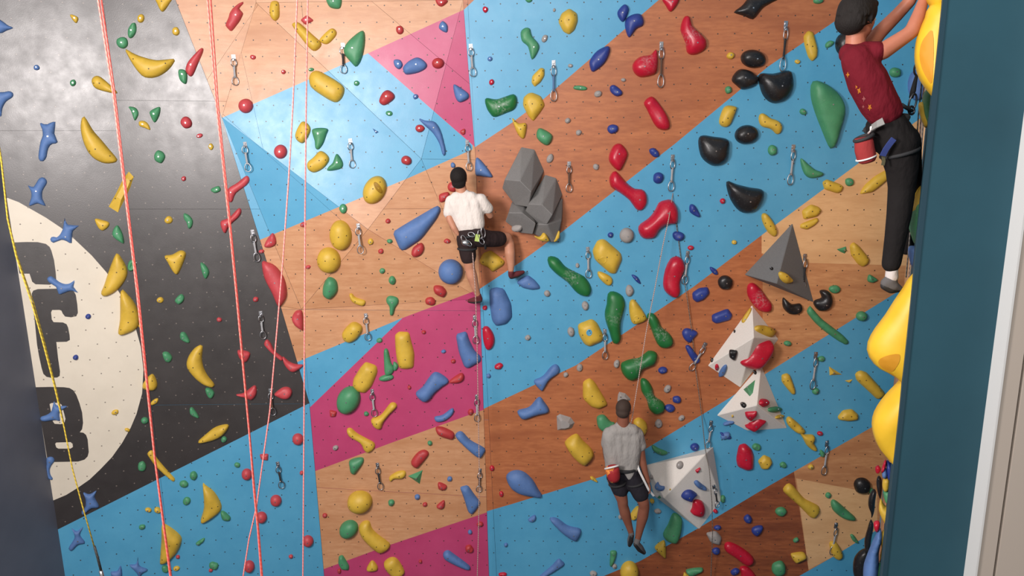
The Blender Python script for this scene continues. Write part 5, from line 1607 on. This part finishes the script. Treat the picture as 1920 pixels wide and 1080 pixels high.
# --- grey-shirted climber hanging on the rope
def grey_climber():
    Y = 7.35; q = lambda x, y, d=0.0: atY(x, y, Y + d)
    org = q(1166, 885); root = empty('person', org)
    tag(root, 'person in grey t-shirt hanging on the rope with red chalk bag', 'person', 'climbers')
    sk = skin('brown_skin', srgb(142, 90, 70))
    bm = bmesh.new()
    P, ax = head(bm, q(1169.5, 770), V3((.45, 1, -.28)), V3((0, .1, 1)), .97)
    limb(bm, [(q(1169, 778), .062), (q(1168, 798), .066), (q(1168, 815), .06), (q(1166, 850), .07), (q(1167, 885), .08)])
    capsule(bm, q(1145, 812), .055, q(1192, 812), .055)
    RA = [(q(1195, 815), .056), (q(1200, 838), .048), (q(1204, 862), .042), (q(1209, 884, -.02), .036), (q(1215, 903, -.03), .027)]
    LA = [(q(1140, 815), .052), (q(1136, 836, .04), .045), (q(1138, 858, .12), .040), (q(1150, 850, .22), .034), (q(1163, 840, .3), .026)]
    limb(bm, RA); limb(bm, LA)
    hand(bm, RA[-1][0], V3((.3, 0, -1)), V3((-1, .2, -.1)), V3((0, 1, 0)), 1.0, .35)
    hand(bm, LA[-1][0], V3((.5, .3, .6)), V3((.3, -.4, 0)), V3((0, -1, .5)), 1.0, .9)
    LL = [(q(1153, 895), .092), (q(1161, 918, -.02), .080), (q(1167, 938, -.03), .060), (q(1168, 948, -.02), .056), (q(1172, 962, .0), .060), (q(1178, 982, .02), .042), (q(1183, 998, .03), .032)]
    RL = [(q(1183, 893), .095), (q(1196, 918, -.03), .083), (q(1206, 940, -.05), .063), (q(1208, 950, -.04), .058), (q(1205, 968, -.02), .061), (q(1200, 990, .0), .045), (q(1196, 1010, .02), .033)]
    limb(bm, LL); limb(bm, RL)
    body = link('body', fuse('body', bm, .0085, 5, sk, org), None, root)
    face_parts(P, ax, body, org, .97)
    bm = bmesh.new(); ellip(bm, P(-.018, 0, .034), (.097, .080, .090), ax); ellip(bm, P(-.045, 0, -.02), (.064, .070, .055), ax)
    link('hair', fuse('hair', bm, .008, 3, M_HAIRB, org), None, root)
    gs = cloth('grey_cotton', srgb(158, 154, 150), .8)
    bm = bmesh.new()
    for x0, x1 in ((1146, 1152), (1159, 1162), (1173, 1172), (1187, 1181)):
        limb(bm, [(q(x0, 818), .100), (q((x0 + x1) / 2, 845), .106), (q(x1, 872), .096)])
    capsule(bm, q(1142, 812), .066, q(1193, 811), .066); capsule(bm, q(1152, 808, -.02), .07, q(1186, 807, -.02), .07); capsule(bm, q(1162, 801), .064, q(1175, 801), .064); capsule(bm, q(1150, 872), .092, q(1184, 872), .092)
    limb(bm, [(q(1141, 814), .066), (q(1137, 832, .03), .060)])
    limb(bm, [(q(1195, 814), .068), (q(1200, 832), .062), (q(1201, 836), .064)])
    limb(bm, [(q(1176, 876, -.02), .09), (q(1178, 888, -.02), .085)])
    link('t_shirt', fuse('t_shirt', bm, .010, 5, gs, org), None, root)
    sh = cloth('dark_navy_shorts', (.020, .018, .024), .5)
    bm = bmesh.new(); capsule(bm, q(1154, 888), .100, q(1182, 886), .100)
    limb(bm, [(q(1154, 893), .10), (q(1160, 912, -.02), .088), (q(1163, 920, -.02), .085)])
    limb(bm, [(q(1183, 892), .10), (q(1196, 916, -.03), .092), (q(1201, 927, -.04), .088)])
    link('shorts', fuse('shorts', bm, .010, 5, sh, org), None, root)
    hb = link('harness', tomesh('harness', ring_mesh(q(1168, 876) - org, V3((1, 0, 0)), V3((0, 1, 0)), .142, .112, .018)), M_HARN, root, True)
    for cx_, cy_, rr in ((1158, 905, .088), (1191, 904, .092)):
        link('leg_loop', tomesh('leg_loop', ring_mesh(q(cx_, cy_, -.02) - org, V3((1, 0, .25)).normalized(), V3((0, 1, 0)), rr, rr, .014)), M_HARN, hb, True)
    g = link('sling', tomesh('sling', strap([q(1193, 868, -.05) - org, q(1199, 884, -.08) - org, q(1207, 900, -.08) - org, q(1216, 918, -.06) - org, q(1226, 930, -.02) - org], .022, .004, V3((1, 0, .6)))), M_WSTRAP, hb)
    # chalk bag
    cb = q(1147, 889, -.17)
    bm = bmesh.new()
    tube([cb - org + V3((0.006 * i, 0, .075 - .03 * i)) for i in range(6)], .07, 18, bm=bm, rad=[.068, .072, .073, .07, .064, .05])
    m = mat('chalk_bag_fabric', srgb(168, 40, 40), .7); k = NT(m); tc = k.n('ShaderNodeTexCoord')
    nz = noise(k, 9, 3, tc.outputs['Object'])
    k.l(k.mix(k.math('GREATER_THAN', nz, .58), srgb(160, 34, 40), srgb(232, 140, 60)), k.b.inputs['Base Color'])
    bag = link('chalk_bag', tomesh('chalk_bag', bm), m, root); bag['label'] = 'red chalk bag with orange patches and white rim'
    link('rim', tomesh('rim', ring_mesh(cb - org + V3((0, 0, .078)), V3((1, 0, .25)).normalized(), V3((0, .9, -.45)).normalized(), .072, .068, .010)), M_WSTRAP, bag, True)
    shoe(root, org, q(1183, 998, .03), q(1184, 1003, .02), q(1180, 1022, .10), M_SHOE, .88)
    shoe(root, org, q(1196, 1010, .02), q(1193, 1018, .0), q(1208, 1036, .10), M_SHOE, .92)
grey_climber()

# --- boy in maroon on the near side wall
def boy():
    Y = 4.35; q = lambda x, y, d=0.0: atY(x, y, Y + d)
    org = q(1675, 250); root = empty('person', org)
    tag(root, 'boy in maroon t-shirt and black trousers climbing at right', 'person', 'climbers')
    sk = skin('fair_skin', srgb(180, 114, 90))
    bm = bmesh.new()
    P, ax = head(bm, q(1610, 34), V3((.90, .42, -.10)), V3((.10, .05, 1)), .99)
    limb(bm, [(q(1604, 62), .050), (q(1604, 88), .056), (q(1614, 116), .055), (q(1634, 160), .06), (q(1655, 212), .06), (q(1675, 250), .07)])
    NA = [(q(1632, 100, -.06), .055), (q(1655, 96, -.09), .048), (q(1700, 66, -.10), .040), (q(1710, 58, -.10), .040), (q(1722, 30, -.08), .036), (q(1733, -5, -.04), .025)]
    FA = [(q(1622, 92, .10), .055), (q(1648, 62, .12), .042), (q(1680, 30, .12), .037), (q(1706, 2, .10), .034), (q(1722, -30, .06), .025)]
    limb(bm, NA); limb(bm, FA)
    hand(bm, NA[-1][0], V3((.3, .1, 1)), V3((1, .1, 0)), V3((0, 1, 0)), .95, .45)
    hand(bm, FA[-1][0], V3((.3, .0, 1)), V3((1, 0, 0)), V3((0, -1, 0)), .95, .45)
    NL = [(q(1678, 262, -.04), .10), (q(1690, 320, -.04), .066), (q(1686, 400, -.02), .048), (q(1680, 440, -.02), .044), (q(1673, 485, 0), .038), (q(1672, 510, 0), .032)]
    FL = [(q(1690, 262, .12), .08), (q(1700, 320, .2), .06), (q(1704, 380, .24), .045), (q(1700, 430, .3), .04), (q(1698, 455, .32), .034)]
    limb(bm, NL); limb(bm, FL)
    body = link('body', fuse('body', bm, .0075, 5, sk, org), None, root)
    face_parts(P, ax, body, org, .99)
    f, r_, u = ax
    bm = bmesh.new(); ellip(bm, P(-.020, 0, .036), (.112, .098, .098), ax); ellip(bm, P(-.060, 0, -.030), (.074, .084, .070), ax); ellip(bm, P(.045, 0, .078), (.052, .07, .036), ax)
    rs = random.Random(3)
    for _i in range(70):
        a_, e_ = rs.uniform(1.2, 5.1), rs.uniform(-.45, 1.45)
        dd = f * math.cos(a_) * math.cos(e_) + r_ * math.sin(a_) * math.cos(e_) + u * math.sin(e_)
        b0 = P(-.03, 0, .02) + dd * .088; capsule(bm, b0, .014, b0 + (dd * .35 - u * .8 + f * rs.uniform(-.3, .3)).normalized() * .035, .005, 6)
    link('hair', fuse('hair', bm, .007, 3, M_HAIR, org), None, root)
    ms = cloth('maroon_cotton', srgb(104, 18, 32), .7)
    bm = bmesh.new()
    for dy in (-.06, .07):
        limb(bm, [(q(1608, 114, dy), .088), (q(1626, 150, dy), .108), (q(1646, 190, dy), .104), (q(1658, 208, dy), .098)])
    limb(bm, [(q(1594, 100), .062), (q(1630, 100, -.04), .066), (q(1643, 97, -.08), .058)])
    capsule(bm, q(1600, 104, .05), .06, q(1634, 92, .12), .055)
    shirt = link('t_shirt', fuse('t_shirt', bm, .009, 5, ms, org), None, root)
    pt = cloth('black_trousers', (.012, .010, .010), .5)
    bm = bmesh.new()
    limb(bm, [(q(1664, 236, -.04), .104), (q(1684, 268, -.05), .112), (q(1691, 315, -.04), .088), (q(1691, 350, -.03), .074), (q(1686, 400, -.02), .068), (q(1679, 445, -.01), .060), (q(1672, 490, 0), .054), (q(1671, 494, 0), .054)])
    capsule(bm, q(1664, 238, .08), .098, q(1692, 268, .10), .10)
    limb(bm, [(q(1694, 265, .12), .095), (q(1702, 320, .2), .078), (q(1704, 380, .24), .062), (q(1700, 430, .3), .054), (q(1700, 465, .32), .046)])
    capsule(bm, q(1652, 238, 0), .085, q(1660, 262, 0), .085)
    link('trousers', fuse('trousers', bm, .009, 5, pt, org), None, root)
    # printed marks on the back of the shirt
    bv = BVHTree.FromPolygons([v.co for v in shirt.data.vertices], [list(p.vertices) for p in shirt.data.polygons])
    mp_ = mat('yellow_print', srgb(226, 150, 50), .7); mp2 = mat('pale_print', srgb(190, 110, 110), .7)
    def print_mark(px, py, size, m, spikes, rot=0.):
        o0 = CAM - org; pts = []
        for i in range(spikes * 2):
            a = 2 * math.pi * i / (spikes * 2) + rot; rr = size * (1 if i % 2 == 0 else .45)
            h = bv.ray_cast(o0, ray(px + rr * math.cos(a) * .6, py + rr * math.sin(a)))
            if h[0] is None: return
            pts.append(h[0] + h[1] * .002)
        bm = bmesh.new(); vs_ = [bm.verts.new(p) for p in pts]; h = bv.ray_cast(o0, ray(px, py))
        c = bm.verts.new(h[0] + h[1] * .003)
        for i in range(len(vs_)): bm.faces.new((vs_[i], vs_[(i + 1) % len(vs_)], c))
        e = bmesh.ops.extrude_face_region(bm, geom=bm.faces[:])
        link('printed_mark', tomesh('printed_mark', bm), m, shirt)
    print_mark(1584, 131, 9, mp_, 5); print_mark(1590, 140, 6, mp_, 4); print_mark(1611, 170, 7, mp_, 4, .5); print_mark(1606, 163, 4, mp_, 3)
    print_mark(1631, 201, 7, mp_, 5, .3); print_mark(1620, 185, 6, mp2, 4); print_mark(1619, 200, 4, mp2, 4)
    hb = link('harness', tomesh('harness', ring_mesh(q(1662, 232, .02) - org, V3((1, 0, .42)).normalized(), V3((0, 1, 0)), .104, .125, .018)), M_HARN, root, True)
    link('leg_loop', tomesh('leg_loop', ring_mesh(q(1687, 286, -.05) - org, V3((1, 0, .3)).normalized(), V3((0, 1, 0)), .097, .100, .011)), M_HARN, hb, True)
    mb = mat('blue_webbing', (.03, .05, .2), .8)
    g = link('blue_strap', tomesh('blue_strap', strap([q(1655, 292, -.13) - org, q(1661, 280, -.15) - org, q(1668, 270, -.165) - org, q(1676, 260, -.17) - org], .032, .006, V3((1, 0, -.3)))), mb, hb); g['label'] = 'blue leg strap'
    link('buckle', tomesh('buckle', strap([q(1634, 240, -.10) - org, q(1645, 233, -.15) - org, q(1657, 227, -.17) - org], .04, .008, V3((.3, 0, 1)))), mat('grey_webbing', (.22, .22, .21), .7), hb)
    link('hanging_strap', tomesh('hanging_strap', strap([q(1656, 292, -.12) - org, q(1657, 302, -.12) - org, q(1655, 310, -.12) - org], .018, .005, V3((1, 0, 0)))), mat('olive_webbing', (.09, .08, .04), .8), hb)
    cb = q(1622, 282, -.08)
    bm = bmesh.new()
    pts = [(1619, 258, .058, .05), (1620, 268, .052, 0), (1621, 280, .050, 0), (1624, 292, .050, 0), (1627, 300, .046, 0), (1628, 304, .036, 0)]
    tube([q(a, b, -.08) - org for a, b, c, d in pts], .05, 16, bm=bm, rad=[.046, .050, .052, .052, .048, .036])
    bag = link('chalk_bag', tomesh('chalk_bag', bm), cloth('brick_red_fabric', srgb(150, 52, 52), .4), root); bag['label'] = 'brick red chalk bag with a grey stripe'
    link('rim', tomesh('rim', ring_mesh(q(1619.5, 258, -.08) - org, V3((1, 0, .45)).normalized(), V3((0, 1, 0)), .050, .050, .010)), M_HARN, bag, True)
    link('grey_band', tomesh('grey_band', ring_mesh(q(1624, 296, -.08) - org, V3((1, 0, .35)).normalized(), V3((0, 1, 0)), .052, .052, .005)), M_WSTRAP, bag, True)
    link('bag_cord', tomesh('bag_cord', tube([q(1628, 250, -.08) - org, q(1633, 245, -.1) - org, q(1633, 238, -.12) - org], .006, 6)), M_WSTRAP, bag)
    # sock and shoe
    bm = bmesh.new(); limb(bm, [(q(1673, 502, 0), .034), (q(1672, 512, 0), .036), (q(1672, 520, 0), .038)])
    link('sock', fuse('sock', bm, .008, 3, cloth('white_sock', srgb(206, 196, 192), .5), org), None, root)
    shoe(root, org, q(1672, 523, 0), q(1661, 531, 0), q(1686, 541, .0), M_SHOE, .9)
    # tie-in: belay loop, quickdraw and rope at the waist
    link('belay_loop', tomesh('belay_loop', tube([q(1690, 196, -.02) - org, q(1696, 200, -.02) - org, q(1703, 204, .0) - org, q(1709, 208, .02) - org], .011, 8)), M_HARN, hb)
    def ovl(cx_, cy_, hx, hz, t, r):
        c = q(cx_, cy_, .03) - org
        return tomesh('carabiner', tube([c + V3((math.sin(a) * hx * math.cos(t) - math.cos(a) * hz * math.sin(t), 0.004 * math.sin(a), math.sin(a) * hx * math.sin(t) + math.cos(a) * hz * math.cos(t))) for a in [2 * math.pi * i / 20 for i in range(20)]], r, 6, True))
    link('carabiner', ovl(1711, 193, .022, .05, -.15, .006), M_STEELD, hb); link('carabiner', ovl(1709, 207, .018, .022, .3, .007), M_STEELD, hb)
boy()
rd = empty('quickdraw', atY(1719, 140, 4.45))
for nm, me, m in (('sling', tube([(0, 0, 0), (-.006, 0, -.04), (-.012, 0, -.09), (-.02, 0, -.13)], .012, 8, rad=[.008, .012, .016, .012]), M_SLG['sling_black']),):
    o = link(nm, tomesh(nm, me), m, rd)
o = link('carabiner', tomesh('carabiner', tube([(math.sin(a) * .02 + .002, 0, .03 + math.cos(a) * .035) for a in [2 * math.pi * i / 18 for i in range(18)]], .006, 6, True)), M_STEELD, rd)
tag(rd, "dark quickdraw clipped above the boy's waist by the near wall", 'quickdraw', None)
